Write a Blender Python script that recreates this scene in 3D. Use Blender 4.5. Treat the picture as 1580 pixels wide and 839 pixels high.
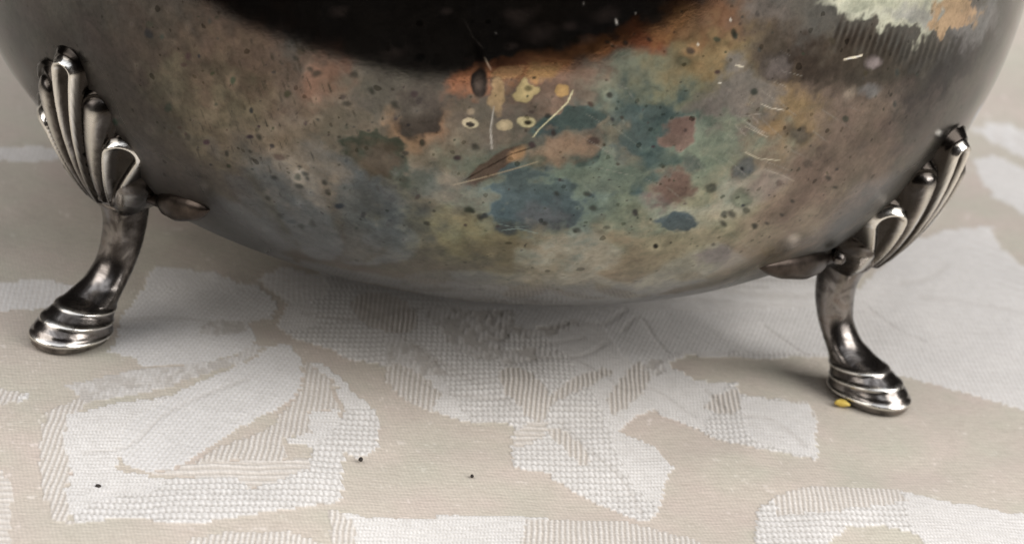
# Tarnished footed silver bowl on a damask tablecloth (Blender 4.5).  All sizes in cm, scaled by S to metres.
import bpy, math
import numpy as np
from mathutils import Matrix, Vector
for o in list(bpy.data.objects): bpy.data.objects.remove(o, do_unlink=True)
S = 0.01
scene = bpy.context.scene
COL = scene.collection
rng = np.random.default_rng(7)

# ------------------------------------------------------------------ camera
CAM_POS = Vector((0.0, -30.070, 12.725)); CAM_AIM = Vector((0.86, 0.0, -0.22))
CAM_ROLL = 9.0; CAM_FOV = 21.1; FOCUS = 26.8
fwd = (CAM_AIM - CAM_POS).normalized()
rgt = fwd.cross(Vector((0, 0, 1))).normalized(); upv = rgt.cross(fwd)
a = math.radians(CAM_ROLL)
r2 = rgt * math.cos(a) + upv * math.sin(a); u2 = upv * math.cos(a) - rgt * math.sin(a)
cd = bpy.data.cameras.new('camera'); cam = bpy.data.objects.new('camera', cd); COL.objects.link(cam)
m = Matrix((r2, u2, -fwd)).transposed().to_4x4(); m.translation = CAM_POS * S
cam.matrix_world = m
cd.sensor_fit = 'HORIZONTAL'; cd.sensor_width = 36.0; cd.angle = math.radians(CAM_FOV)
cd.clip_start = 0.01; cd.clip_end = 20.0
cd.dof.use_dof = True; cd.dof.focus_distance = FOCUS * S; cd.dof.aperture_fstop = 46.0
scene.camera = cam

# ------------------------------------------------------------------ light: a dim room, one window, soft light off the ceiling, and an added fill lamp
w = bpy.data.worlds.new('World'); scene.world = w; w.use_nodes = True
bg = w.node_tree.nodes['Background']; bg.inputs[0].default_value = (1.0, 0.86, 0.80, 1); bg.inputs[1].default_value = 0.034
def area(name, loc, aim, sx, sy, power, col):
    l = bpy.data.lights.new(name, 'AREA'); l.shape = 'RECTANGLE'; l.size = sx; l.size_y = sy; l.energy = power; l.color = col
    o = bpy.data.objects.new(name, l); COL.objects.link(o); o.location = loc
    o.rotation_euler = (Vector(aim) - Vector(loc)).to_track_quat('-Z', 'Y').to_euler(); return o
area('window_light', (1.15, -0.42, 0.85), (0, 0, 0.0), 1.15, 1.15, 27.5, (1.0, 0.97, 0.94))
area('ceiling_light', (-0.15, -0.25, 1.9), (0, 0, 0), 2.6, 2.6, 30.0, (0.91, 0.94, 1.0))
area('fill_light', (-1.3, -0.75, 0.95), (0, 0, 0.0), 1.4, 1.1, 17.0, (1.0, 0.95, 0.90))  # added fill from the left, no real source; lifts the shade under the bowl
scene.view_settings.view_transform = 'Standard'; scene.view_settings.look = 'None'
scene.view_settings.exposure = 0.0; scene.view_settings.gamma = 1.0; scene.view_settings.use_curve_mapping = False
scene.render.engine = 'CYCLES'

# ------------------------------------------------------------------ helpers
def lattice(ix, iy, iz, seed):
    h = (ix.astype(np.int64) * 73856093) ^ (iy.astype(np.int64) * 19349663) ^ (iz.astype(np.int64) * 83492791) ^ (seed * 2654435761)
    h = (h ^ (h >> 13)) * 1274126177
    h = h ^ (h >> 16)
    return (h & 0xFFFF) / 65535.0
def vnoise(p, scale, seed=0):
    q = p * scale; i = np.floor(q); f = q - i; f = f * f * (3 - 2 * f); i = i.astype(np.int64)
    out = 0
    for dx in (0, 1):
        wx = f[:, 0] if dx else 1 - f[:, 0]
        for dy in (0, 1):
            wy = f[:, 1] if dy else 1 - f[:, 1]
            for dz in (0, 1):
                wz = f[:, 2] if dz else 1 - f[:, 2]
                out = out + wx * wy * wz * lattice(i[:, 0] + dx, i[:, 1] + dy, i[:, 2] + dz, seed)
    return out                                                   # 0..1
def fbm(p, scale, seed=0, octv=4):
    o = 0; amp = .5; t = 0
    for k in range(octv):
        o = o + amp * vnoise(p, scale * 2 ** k, seed + k * 17); t += amp; amp *= .55
    return o / t
def smooth(e0, e1, x):
    t = np.clip((x - e0) / (e1 - e0), 0, 1); return t * t * (3 - 2 * t)
def mesh_np(name, verts, quads, tris=None, smooth_shade=True):
    me = bpy.data.meshes.new(name)
    nq = len(quads); nt = 0 if tris is None else len(tris)
    me.vertices.add(len(verts)); me.vertices.foreach_set('co', (np.asarray(verts, np.float32) * S).ravel())
    loops = np.asarray(quads, np.int32).ravel()
    starts = np.arange(nq) * 4
    if nt:
        starts = np.concatenate([starts, nq * 4 + np.arange(nt) * 3]); loops = np.concatenate([loops, np.asarray(tris, np.int32).ravel()])
    me.loops.add(len(loops)); me.loops.foreach_set('vertex_index', loops)
    me.polygons.add(nq + nt); me.polygons.foreach_set('loop_start', starts.astype(np.int32))
    me.update(calc_edges=True); me.validate()
    if smooth_shade: me.polygons.foreach_set('use_smooth', np.ones(len(me.polygons), bool))
    return me
def grid_quads(nr, nc, wrap=False):
    i = np.arange(nr - 1)[:, None]; j = np.arange(nc if wrap else nc - 1)[None, :]; j2 = (j + 1) % nc
    return np.stack([i * nc + j, i * nc + j2, (i + 1) * nc + j2, (i + 1) * nc + j], -1).reshape(-1, 4)
def add_attr(me, name, data, kind='FLOAT_COLOR'):
    at = me.attributes.new(name, kind, 'POINT')
    if kind == 'FLOAT_COLOR':
        at.data.foreach_set('color', np.concatenate([data, np.ones((len(data), 1))], 1).astype(np.float32).ravel())
    else: at.data.foreach_set('value', data.astype(np.float32).ravel())
def link(name, me, mat, parent=None):
    o = bpy.data.objects.new(name, me); COL.objects.link(o)
    if mat and not me.materials: me.materials.append(mat)
    if parent: o.parent = parent
    return o
def tag(o, label, cat, group=None):
    o['label'] = label; o['category'] = cat
    if group: o['group'] = group
    return o
def resample(pts, n):
    pts = np.asarray(pts, float); k = len(pts); t = np.linspace(0, k - 1, n)       # Catmull-Rom through the points
    P = np.vstack([2 * pts[0] - pts[1], pts, 2 * pts[-1] - pts[-2]])
    i = np.minimum(t.astype(int), k - 2); f = (t - i)[:, None]
    p0, p1, p2, p3 = P[i], P[i + 1], P[i + 2], P[i + 3]
    return .5 * (2 * p1 + (p2 - p0) * f + (2 * p0 - 5 * p1 + 4 * p2 - p3) * f ** 2 + (3 * p1 - p0 - 3 * p2 + p3) * f ** 3)
def tube(path, rad, nseg=14, nrm=None, flat=1.0, closed=False):
    """sweep with a radius per point; nrm = outward direction per point, along which the section is scaled by flat; capped"""
    path = np.asarray(path); n = len(path); rad = np.broadcast_to(rad, n)
    T = np.gradient(path, axis=0)
    if closed: T = np.roll(path, -1, 0) - np.roll(path, 1, 0)
    T /= np.linalg.norm(T, axis=1, keepdims=True) + 1e-12
    if nrm is None: nrm = np.tile([0.31, 0.2, 0.93], (n, 1))
    N = nrm - (nrm * T).sum(1, keepdims=True) * T; N /= np.linalg.norm(N, axis=1, keepdims=True) + 1e-12
    B = np.cross(T, N)
    th = np.linspace(0, 2 * np.pi, nseg + 1)[:-1]
    v = path[:, None] + rad[:, None, None] * (N[:, None] * np.cos(th)[None, :, None] * flat + B[:, None] * np.sin(th)[None, :, None])
    v = v.reshape(-1, 3)
    if closed:
        i = np.arange(n)[:, None]; j = np.arange(nseg)[None]; i2 = (i + 1) % n; j2 = (j + 1) % nseg
        return v, np.stack([i * nseg + j, i2 * nseg + j, i2 * nseg + j2, i * nseg + j2], -1).reshape(-1, 4), None
    q = grid_quads(n, nseg, True)[:, ::-1]
    v = np.vstack([v, path[:1], path[-1:]]); c0, c1 = n * nseg, n * nseg + 1
    j = np.arange(nseg); j2 = (j + 1) % nseg
    t = np.concatenate([np.stack([np.full(nseg, c0), j2, j], -1)[:, ::-1], np.stack([np.full(nseg, c1), (n - 1) * nseg + j, (n - 1) * nseg + j2], -1)[:, ::-1]])
    return v, q, t

# ------------------------------------------------------------------ materials
def newmat(name):
    mt = bpy.data.materials.new(name); mt.use_nodes = True; nt = mt.node_tree
    return mt, nt, nt.nodes['Principled BSDF']
def N(nt, typ, **kw):
    n = nt.nodes.new(typ)
    for k, v in kw.items(): setattr(n, k, v)
    return n
def mixrgb(nt, blend, fac, a_, b_):
    n = N(nt, 'ShaderNodeMix', data_type='RGBA', blend_type=blend)
    for s, v in ((0, fac), (6, a_), (7, b_)):
        if hasattr(v, 'is_linked'): nt.links.new(v, n.inputs[s])
        else: n.inputs[s].default_value = v
    return n.outputs[2]
def ramp(nt, src, stops):
    r = N(nt, 'ShaderNodeValToRGB'); nt.links.new(src, r.inputs[0])
    el = r.color_ramp.elements
    while len(el) < len(stops): el.new(0.5)
    for e, (p, c) in zip(el, stops): e.position = p; e.color = (*c, 1) if len(c) == 3 else c
    return r.outputs[0]
def noise(nt, vec, scale, detail=4, rough=.6, dist=0):
    n = N(nt, 'ShaderNodeTexNoise'); nt.links.new(vec, n.inputs['Vector'])
    n.inputs['Scale'].default_value = scale; n.inputs['Detail'].default_value = detail; n.inputs['Roughness'].default_value = rough; n.inputs['Distortion'].default_value = dist
    return n.outputs['Fac']

def mat_tarnish():
    mt, nt, b = newmat('tarnished_silver')
    tc = N(nt, 'ShaderNodeTexCoord').outputs['Object']
    at = N(nt, 'ShaderNodeAttribute', attribute_name='tarnish'); ro = N(nt, 'ShaderNodeAttribute', attribute_name='dullness')
    n1 = noise(nt, tc, 1500, 8, .75, .4); n2 = noise(nt, tc, 300, 5, .65, 1.5)
    c = mixrgb(nt, 'MULTIPLY', 1.0, at.outputs['Color'], ramp(nt, n1, [(.28, (.70, .70, .69)), (.5, (1, 1, 1)), (.72, (1.22, 1.21, 1.19))]))
    c = mixrgb(nt, 'MULTIPLY', 1.0, c, ramp(nt, n2, [(.3, (.82, .84, .84)), (.5, (1, 1, 1)), (.7, (1.14, 1.12, 1.10))]))
    wv = N(nt, 'ShaderNodeVectorMath', operation='MULTIPLY_ADD'); nz = N(nt, 'ShaderNodeTexNoise'); nt.links.new(tc, nz.inputs['Vector']); nz.inputs['Scale'].default_value = 1200
    nt.links.new(nz.outputs['Color'], wv.inputs[0]); wv.inputs[1].default_value = (.0006,) * 3; nt.links.new(tc, wv.inputs[2])
    for scale, lo, hi, tone in ((640, .05, .11, (.50, .50, .48, 1)), (1100, .05, .12, (.62, .62, .60, 1))):      # pits and freckles: a few cells hold one
        vo = N(nt, 'ShaderNodeTexVoronoi'); nt.links.new(wv.outputs[0], vo.inputs['Vector']); vo.inputs['Scale'].default_value = scale
        sx = N(nt, 'ShaderNodeSeparateColor'); nt.links.new(vo.outputs['Color'], sx.inputs[0])
        mr = N(nt, 'ShaderNodeMapRange'); nt.links.new(sx.outputs[0], mr.inputs[0])
        for k_, v_ in zip((1, 2, 3, 4), (.80, 1.0, 0.0, hi * 2.2)): mr.inputs[k_].default_value = v_
        df = N(nt, 'ShaderNodeMath', operation='SUBTRACT'); nt.links.new(vo.outputs['Distance'], df.inputs[0]); nt.links.new(mr.outputs[0], df.inputs[1])
        mask = ramp(nt, df.outputs[0], [(0.0, (1, 1, 1)), (.035, (0, 0, 0))])
        c = mixrgb(nt, 'MULTIPLY', mask, c, tone)
    nt.links.new(c, b.inputs['Base Color']); b.inputs['Metallic'].default_value = 1.0
    r = N(nt, 'ShaderNodeMath', operation='MULTIPLY_ADD'); nt.links.new(n2, r.inputs[0]); r.inputs[1].default_value = .05; nt.links.new(ro.outputs['Fac'], r.inputs[2])
    nt.links.new(r.outputs[0], b.inputs['Roughness'])
    bp = N(nt, 'ShaderNodeBump'); bp.inputs['Strength'].default_value = .025; bp.inputs['Distance'].default_value = .0003
    nt.links.new(n1, bp.inputs['Height']); nt.links.new(bp.outputs[0], b.inputs['Normal'])
    return mt
def mat_foot():
    mt, nt, b = newmat('dark_polished_silver')
    tc = N(nt, 'ShaderNodeTexCoord').outputs['Object']
    n1 = noise(nt, tc, 320, 5, .65, .6)
    c = ramp(nt, n1, [(.30, (.035, .03, .027)), (.47, (.12, .108, .10)), (.60, (.27, .25, .235)), (.75, (.16, .115, .09))])
    wa = N(nt, 'ShaderNodeAttribute', attribute_name='wear_glint'); gr = N(nt, 'ShaderNodeAttribute', attribute_name='grime'); c = mixrgb(nt, 'MIX', gr.outputs['Fac'], c, (.035, .03, .026, 1)); c = mixrgb(nt, 'MIX', wa.outputs['Fac'], c, (.90, .87, .81, 1))
    nt.links.new(c, b.inputs['Base Color']); b.inputs['Metallic'].default_value = 1.0
    rr = ramp(nt, n1, [(.3, (.38,) * 3), (.55, (.20,) * 3), (.8, (.34,) * 3)]); nt.links.new(rr, b.inputs['Roughness'])
    bp = N(nt, 'ShaderNodeBump'); bp.inputs['Strength'].default_value = .12; bp.inputs['Distance'].default_value = .0004
    nt.links.new(n1, bp.inputs['Height']); nt.links.new(bp.outputs[0], b.inputs['Normal'])
    return mt
def mat_groove():
    mt, nt, b = newmat('blackened_silver')
    tc = N(nt, 'ShaderNodeTexCoord').outputs['Object']
    n1 = noise(nt, tc, 420, 5, .65)
    nt.links.new(ramp(nt, n1, [(.3, (.03, .024, .02)), (.6, (.085, .068, .058)), (.78, (.16, .125, .10))]), b.inputs['Base Color'])
    b.inputs['Metallic'].default_value = 1.0; b.inputs['Roughness'].default_value = .34
    return mt
def mat_cloth():
    mt, nt, b = newmat('damask_cloth')
    tc = N(nt, 'ShaderNodeTexCoord').outputs['Object']
    at = N(nt, 'ShaderNodeAttribute', attribute_name='weave')
    n1 = noise(nt, tc, 3200, 3, .7)
    sc = N(nt, 'ShaderNodeMapping'); nt.links.new(tc, sc.inputs[0]); sc.inputs['Rotation'].default_value = (0, 0, -math.radians(16.4)); sc.inputs['Scale'].default_value = (700, 2600, 700)
    n2 = noise(nt, sc.outputs[0], 1.0, 2, .6)
    c = mixrgb(nt, 'MULTIPLY', 1.0, at.outputs['Color'], ramp(nt, n2, [(.25, (.90, .895, .885)), (.5, (1, 1, 1)), (.75, (1.08, 1.08, 1.08))]))
    c = mixrgb(nt, 'MULTIPLY', 1.0, c, ramp(nt, n1, [(.3, (.92, .91, .90)), (.7, (1.07, 1.07, 1.07))]))
    for dirn, sc_, lo_ in (('X', 5200, .955), ('Y', 3300, .95)):                        # warp and weft threads of the ground
        mp = N(nt, 'ShaderNodeMapping'); nt.links.new(tc, mp.inputs[0]); mp.inputs['Rotation'].default_value = (0, 0, -math.radians(16.4))
        wt = N(nt, 'ShaderNodeTexWave', wave_type='BANDS', bands_direction=dirn); nt.links.new(mp.outputs[0], wt.inputs['Vector'])
        wt.inputs['Scale'].default_value = sc_ / 6.5; wt.inputs['Distortion'].default_value = 2.5; wt.inputs['Detail'].default_value = 2; wt.inputs['Detail Scale'].default_value = 1.5
        c = mixrgb(nt, 'MULTIPLY', 1.0, c, ramp(nt, wt.outputs['Fac'], [(.1, (lo_,) * 3), (.9, (1.03,) * 3)]))
    nt.links.new(c, b.inputs['Base Color']); b.inputs['Roughness'].default_value = .62
    b.inputs['Sheen Weight'].default_value = .15; b.inputs['Sheen Roughness'].default_value = .4; b.inputs['Specular IOR Level'].default_value = .3
    bp = N(nt, 'ShaderNodeBump'); bp.inputs['Strength'].default_value = .5; bp.inputs['Distance'].default_value = .00015
    nt.links.new(n2, bp.inputs['Height']); nt.links.new(bp.outputs[0], b.inputs['Normal'])
    return mt
def mat_plain(name, c0, c1, scale, rough=.7):
    mt, nt, b = newmat(name); tc = N(nt, 'ShaderNodeTexCoord').outputs['Object']
    nt.links.new(ramp(nt, noise(nt, tc, scale), [(.3, c0), (.7, c1)]), b.inputs['Base Color']); b.inputs['Roughness'].default_value = rough
    return mt
M_TARN, M_FOOT, M_GROOVE, M_CLOTH = mat_tarnish(), mat_foot(), mat_groove(), mat_cloth()

# ------------------------------------------------------------------ tablecloth: one damask sheet, woven relief as geometry, falling over the front table edge
WA = math.radians(16.4)                                           # direction of the weave on the table
def spaced(*segs):
    out = [segs[0][0]]
    for s0, s1, d in segs:
        n = max(1, int(round((s1 - s0) / d))); out += list(np.linspace(s0, s1, n + 1)[1:])
    return np.array(out)
U = spaced((-34, -12, 1.0), (-12, -6.2, .12), (-6.2, 7.0, .0112), (7.0, 13, .05), (13, 34, .8))
V = spaced((-36, -24, 1.0), (-24, -8, .4), (-8, -7.3, .08), (-7.3, -1.4, .0205), (-1.4, 4, .075), (4, 12, .2), (12, 34, .8))
uu, vv = np.meshgrid(U, V); uu = uu.ravel(); vv = vv.ravel()
P2 = np.stack([uu, vv, np.zeros_like(uu)], 1)
PU, PV = .060, .116
# weave kinds: 0 plain satin ground, 1 lozenges, 2 steep twill, 3 ribs, 4 small lozenges, 5 fine diagonal, 6 faint ribs
kind = np.zeros(len(uu), np.int8)
jit = (vnoise(P2, 3.3, 5) - .5) * .06 + (vnoise(P2, 11, 6) - .5) * .03
qu = (np.floor((uu + jit) / PU * 1.2) + .5) * PU / 1.2; qv = (np.floor((vv + jit) / PV * 2.0) + .5) * PV / 2.0
def inside(poly, x, y):
    c = np.zeros(len(x), bool); n = len(poly)
    for i in range(n):
        x0, y0 = poly[i]; x1, y1 = poly[(i + 1) % n]
        if y0 == y1: continue
        k = (y0 > y) != (y1 > y)
        c ^= k & (x < (x1 - x0) * (y - y0) / (y1 - y0) + x0)
    return c
MOTIFS = [
    (1, [(-2.41, -2.3), (-2.24, -2.66), (-1.88, -2.87), (-1.64, -3.15), (-1.39, -3.25), (-1.48, -3.64), (-1.34, -4.05), (-1.13, -4.28), (-0.76, -4.5), (-0.29, -4.56), (-0.45, -5.07), (-0.57, -5.53), (-0.26, -5.59), (-0.11, -5.84), (0.21, -6.26), (0.49, -6.59), (0.69, -6.44), (0.95, -5.83), (1.13, -5.57), (1.1, -5.05), (0.79, -4.73), (1.1, -4.39), (1.37, -4.17), (1.44, -4.38), (1.83, -4.84), (2.19, -5.16), (2.81, -5.32), (2.99, -4.75), (3.19, -4.33), (3.23, -3.98), (2.49, -3.79), (2.53, -3.49), (2.09, -3.44), (1.87, -3.01), (2.18, -2.8), (2.81, -2.86), (3.98, -2.77), (4.45, -1.58), (4.8, -0.65), (3.79, -0.15), (0.84, -0.36), (-1.58, -0.71), (-2.12, -1.61)]),
    (5, [(-0.27, -1.67), (1.25, -1.76), (2.78, -1.68), (4.35, -1.41), (3.93, -2.64), (2.92, -2.69), (2.13, -2.72), (1.74, -2.98), (1.52, -3.07), (1.4, -2.83), (1.39, -2.09), (0.38, -2.14), (-0.19, -2.01)]),
    (7, [(-1.29, -2.66), (-1.07, -2.54), (-1.02, -2.76), (-0.85, -2.9), (-0.8, -3.26), (-0.72, -3.51), (-0.98, -3.48), (-1.23, -3.42), (-1.35, -3.21)]),
    (7, [(-0.57, -1.67), (-0.09, -1.72), (0.4, -1.77), (0.33, -2.16), (0.03, -2.64), (-0.01, -3.08), (-0.36, -3.13), (-0.54, -2.88), (-0.61, -2.44), (-0.64, -1.98)]),
    (7, [(0.26, -2.17), (0.48, -2.27), (0.8, -2.14), (1.09, -1.97), (1.08, -2.13), (0.64, -2.46), (0.28, -2.47)]),
    (7, [(-0.17, -2.9), (0.17, -2.78), (0.51, -2.69), (0.68, -2.83), (0.38, -3.03), (-0.04, -3.19)]),
    (2, [(-1.48, -3.64), (-1.34, -4.05), (-1.13, -4.28), (-0.94, -3.93), (-1.05, -3.48), (-1.2, -3.18), (-1.38, -3.27)]),
    (2, [(-0.12, -4.22), (0.18, -4.07), (0.68, -3.49), (1.11, -3.18), (1.14, -3.33), (0.7, -3.77), (0.35, -4.06), (0.13, -4.28)]),
    (2, [(0.83, -4.05), (1.34, -3.25), (1.61, -2.94), (1.66, -3.23), (1.36, -3.75), (1.06, -4.18), (0.83, -4.39)]),
    (3, [(-0.36, -4.76), (-0.09, -4.49), (0.09, -4.55), (-0.02, -4.82), (-0.41, -5.09)]),
    (2, [(0.07, -4.62), (0.22, -4.68), (0.32, -5.14), (0.31, -5.39), (0.13, -5.46), (0.12, -5.14), (0.03, -4.88)]),
    (7, [(1.64, -2.94), (1.83, -2.89), (1.82, -3.15), (1.64, -3.31), (1.57, -3.16)]),
    (2, [(1.94, -4.09), (2.18, -3.79), (2.51, -3.64), (2.43, -3.93), (2.26, -4.29), (2.07, -4.22)]),
    (4, [(2.47, -3.86), (3.19, -4.01), (3.16, -4.4), (2.97, -4.82), (2.83, -5.29), (2.46, -5.16), (2.24, -5.03), (2.27, -4.56)]),
    (5, [(-4.14, -2.27), (-3.83, -1.67), (-3.61, -0.92), (-3.31, -0.84), (-2.88, -0.94), (-2.48, -1.28), (-2.27, -1.75), (-2.41, -2.06), (-2.69, -2.19), (-2.69, -2.65), (-2.82, -2.99), (-3.37, -3.34), (-4.01, -3.37), (-4.08, -3.15), (-4.33, -3.06), (-4.22, -2.72)]),
    (7, [(-3.29, -2.45), (-3.05, -2.21), (-2.74, -2.19), (-2.69, -2.36), (-2.96, -2.6), (-3.27, -2.68)]),
    (6, [(-2.45, -1.1), (-2.04, -0.76), (-1.86, -0.81), (-1.61, -0.92), (-1.73, -1.54), (-2.05, -1.68), (-2.18, -1.69), (-2.3, -1.45)]),
    (7, [(-4.89, -3.85), (-4.5, -3.66), (-4.1, -3.46), (-3.48, -3.38), (-3.0, -3.14), (-2.71, -2.75), (-2.67, -2.88), (-2.91, -3.26), (-3.35, -3.58), (-3.83, -3.9), (-4.28, -4.09), (-4.72, -4.22), (-4.78, -4.02)]),
    (2, [(-5.14, -4.45), (-4.76, -4.13), (-4.67, -4.21), (-4.94, -4.67), (-5.0, -5.06), (-5.02, -5.64), (-5.1, -6.05), (-5.07, -6.69), (-5.23, -6.59), (-5.29, -6.05), (-5.29, -5.54), (-5.21, -4.95)]),
    (1, [(-4.94, -4.56), (-4.41, -4.26), (-3.86, -4.13), (-4.38, -4.88), (-4.55, -5.63), (-4.29, -5.78), (-3.42, -5.77), (-3.31, -6.03), (-2.91, -5.76), (-2.63, -5.39), (-2.34, -4.66), (-2.14, -4.54), (-2.17, -4.94), (-2.32, -5.6), (-2.49, -6.28), (-2.66, -6.33), (-3.03, -6.43), (-3.56, -6.59), (-4.02, -6.69), (-4.55, -6.61), (-5.06, -6.67), (-5.11, -6.1), (-5.0, -5.64), (-5.0, -5.06)]),
    (4, [(-4.94, -4.56), (-4.41, -4.26), (-3.92, -4.13), (-4.32, -4.82), (-4.5, -5.42), (-4.99, -5.48), (-5.0, -5.06)]),
    (5, [(-4.44, -4.93), (-4.3, -4.66), (-3.86, -4.13), (-3.17, -3.52), (-2.77, -3.13), (-2.65, -2.88), (-2.37, -2.77), (-2.29, -3.11), (-2.4, -3.73), (-2.63, -4.21), (-3.08, -4.62), (-3.53, -5.13), (-3.91, -5.57), (-4.28, -5.68), (-4.47, -5.42)]),
    (2, [(-2.24, -3.11), (-2.07, -3.72), (-2.11, -4.27), (-2.43, -4.36), (-2.51, -4.86), (-2.83, -4.98), (-2.87, -5.42), (-3.39, -5.46), (-3.8, -5.57), (-3.51, -5.21), (-3.17, -4.93), (-2.8, -4.52), (-2.59, -4.22), (-2.38, -3.74)]),
    (0, [(-3.18, -4.82), (-2.93, -4.61), (-2.77, -4.49), (-2.81, -4.61), (-3.02, -4.84), (-3.27, -5.04), (-3.38, -5.02)]),
    (3, [(-4.26, -5.71), (-3.77, -5.54), (-3.34, -5.48), (-2.92, -5.48), (-2.63, -5.36), (-2.64, -5.58), (-2.99, -5.85), (-3.33, -6.01), (-3.42, -5.81), (-3.91, -5.76)]),
    (4, [(-2.42, -4.36), (-2.11, -4.3), (-2.2, -4.68), (-2.54, -5.14), (-2.8, -5.09), (-2.79, -5.0), (-2.52, -4.86)]),
    (4, [(-2.22, -3.17), (-2.03, -3.23), (-1.86, -3.96), (-1.73, -4.43), (-2.06, -4.38), (-2.02, -3.78)]),
    (1, [(-2.18, -4.59), (-2.05, -4.32), (-1.75, -4.26), (-1.78, -4.78), (-1.88, -5.13), (-2.11, -5.33), (-2.25, -5.19), (-2.25, -4.91)]),
    (2, [(-4.12, -7.02), (-3.7, -6.86), (-3.15, -6.86), (-2.77, -7.05), (-2.81, -7.73), (-4.22, -7.72)]),
    (1, [(-2.64, -6.42), (-2.44, -6.51), (-2.07, -6.58), (-1.41, -6.5), (-0.88, -6.47), (-0.43, -6.53), (0.3, -6.53), (0.74, -6.85), (0.98, -7.06), (0.84, -7.76), (-2.81, -7.73), (-2.68, -6.85)]),
    (2, [(-2.64, -6.42), (-2.55, -6.42), (-2.44, -6.67), (-2.62, -7.73), (-2.81, -7.73), (-2.68, -6.85)]),
    (2, [(-0.67, -6.53), (0.3, -6.53), (0.74, -6.85), (0.98, -7.06), (0.84, -7.76), (-1.2, -7.75)]),
    (1, [(1.77, -6.41), (2.02, -6.13), (2.54, -5.92), (3.0, -5.89), (3.53, -5.93), (3.94, -6.16), (4.75, -6.35), (5.53, -6.57), (4.94, -7.8), (3.35, -7.41), (3.29, -6.89), (2.98, -6.7), (2.66, -6.71), (2.33, -7.02), (1.98, -7.65), (1.41, -7.65), (1.54, -7.02)]),
    (2, [(2.02, -6.13), (2.54, -5.92), (3.0, -5.89), (3.53, -5.93), (3.5, -6.18), (2.91, -6.39), (2.32, -6.45), (1.95, -6.52)]),
    (4, [(3.58, -5.98), (3.94, -6.16), (4.75, -6.35), (5.53, -6.57), (4.94, -7.8), (3.35, -7.41), (3.29, -6.89), (3.33, -6.52)]),
    (6, [(4.45, -1.58), (5.08, -0.82), (6.26, 0.61), (7.07, 1.04), (7.69, 1.18), (7.53, 0.51), (7.58, -0.08), (8.33, -0.81), (6.55, -4.47), (5.81, -4.0), (5.17, -3.6), (4.73, -3.35), (4.24, -2.96), (4.05, -2.64)]),
    (6, [(8.37, 3.4), (8.78, 3.68), (9.18, 3.02), (8.94, 1.66), (8.37, 1.66), (8.16, 2.25)]),
    (6, [(8.91, 4.66), (9.45, 4.97), (10.12, 4.18), (9.77, 3.42), (9.12, 3.76)]),
    (6, [(-5.45, 2.56), (-4.51, 2.66), (-4.13, 2.5), (-4.4, 2.18), (-5.49, 2.07)]),
    (1, [(-5.91, -3.81), (-5.52, -3.87), (-5.22, -4.04), (-5.36, -4.19), (-5.55, -4.22), (-5.94, -4.31)]),
    (3, [(-6.15, -5.57), (-5.64, -5.63), (-5.6, -6.07), (-5.67, -6.68), (-5.69, -7.14), (-6.26, -7.14)]),
    (6, [(-5.74, -1.5), (-5.03, -1.28), (-4.41, -1.41), (-4.6, -1.92), (-5.17, -2.11), (-5.79, -2.15)]),
]
for kd, poly in MOTIFS:
    pa = np.array(poly); lo = pa.min(0); hi = pa.max(0)
    sel = np.nonzero((qu > lo[0]) & (qu < hi[0]) & (qv > lo[1]) & (qv < hi[1]))[0]
    ins = inside(poly, qu[sel], qv[sel]); kind[sel[ins]] = kd
sub = vnoise(np.stack([qu, qv * .6, qu * 0], 1), .9, 77)
kind[(kind == 1) & (sub > .66)] = 4; kind[(kind == 1) & (sub < .27)] = 2
wob = (vnoise(P2, 1.1, 9) - .5) * .05 + (vnoise(P2, 5, 10) - .5) * .02
u_, v_ = uu + wob, vv + wob * 1.4
row = np.floor(v_ / PV); fu = np.abs(((u_ / PU + .5 * (row % 2)) % 1) - .5) * 2; fv = (v_ / PV) % 1
h1 = np.clip(1.20 - fu ** 1.5 * (1.05 - .5 * fv) - 1.7 * np.abs(fv - .5) ** 1.5, 0, 1)
row4 = np.floor(v_ / (PV * .55)); fu4 = np.abs(((u_ / (PU * .62) + .5 * (row4 % 2)) % 1) - .5) * 2; fv4 = (v_ / (PV * .55)) % 1
h4 = np.clip(1.2 - fu4 ** 1.4 * .9 - 1.5 * np.abs(fv4 - .45) ** 1.6, 0, 1)
tw = .5 + .5 * np.cos(2 * np.pi * (u_ / .056 - v_ / .20)); h2 = np.clip(tw * 1.35 - .15, 0, 1) * (.86 + .14 * np.cos(2 * np.pi * v_ / .11))
h3 = np.clip((.5 + .5 * np.cos(2 * np.pi * v_ / .105)) * 1.25 - .1, 0, 1) * (.85 + .15 * np.cos(2 * np.pi * u_ / .12))
h5 = (.5 + .5 * np.cos(2 * np.pi * (u_ / .058 - v_ / .105))) * .7 + .3 * (.5 + .5 * np.cos(2 * np.pi * (u_ / .09 + v_ / .15)))
h6 = .5 + .35 * np.cos(2 * np.pi * (u_ / .06 - v_ / .3)) + .15 * np.cos(2 * np.pi * v_ / .13)
rq = fbm(np.stack([u_ - v_ * .25, v_ * .5, uu * 0], 1), 13, 51, 3); h7 = np.clip(.5 + (rq - .5) * 4.5, 0, 1) * (.75 + .25 * np.cos(2 * np.pi * (u_ / .06 - v_ / .2)))
fl = vnoise(P2 * np.array([1, .85, 1]), 24, 21) * .75 + .25 * vnoise(P2, 5, 22); h0 = smooth(.80, .90, fl)
thr = .78 + .22 * vnoise(P2 * np.array([1, .6, 1]), 11, 33)       # thread to thread unevenness
hh = np.choose(kind, [h0 * .0, h1, h2, h3, h4, h5, h6, h7])
amp = np.array([0, .013, .012, .009, .009, .005, .004, .012])[kind]; base = np.array([0, .004, .003, .003, .004, .004, .004, .002])[kind]
relief = base + amp * hh * thr
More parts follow.
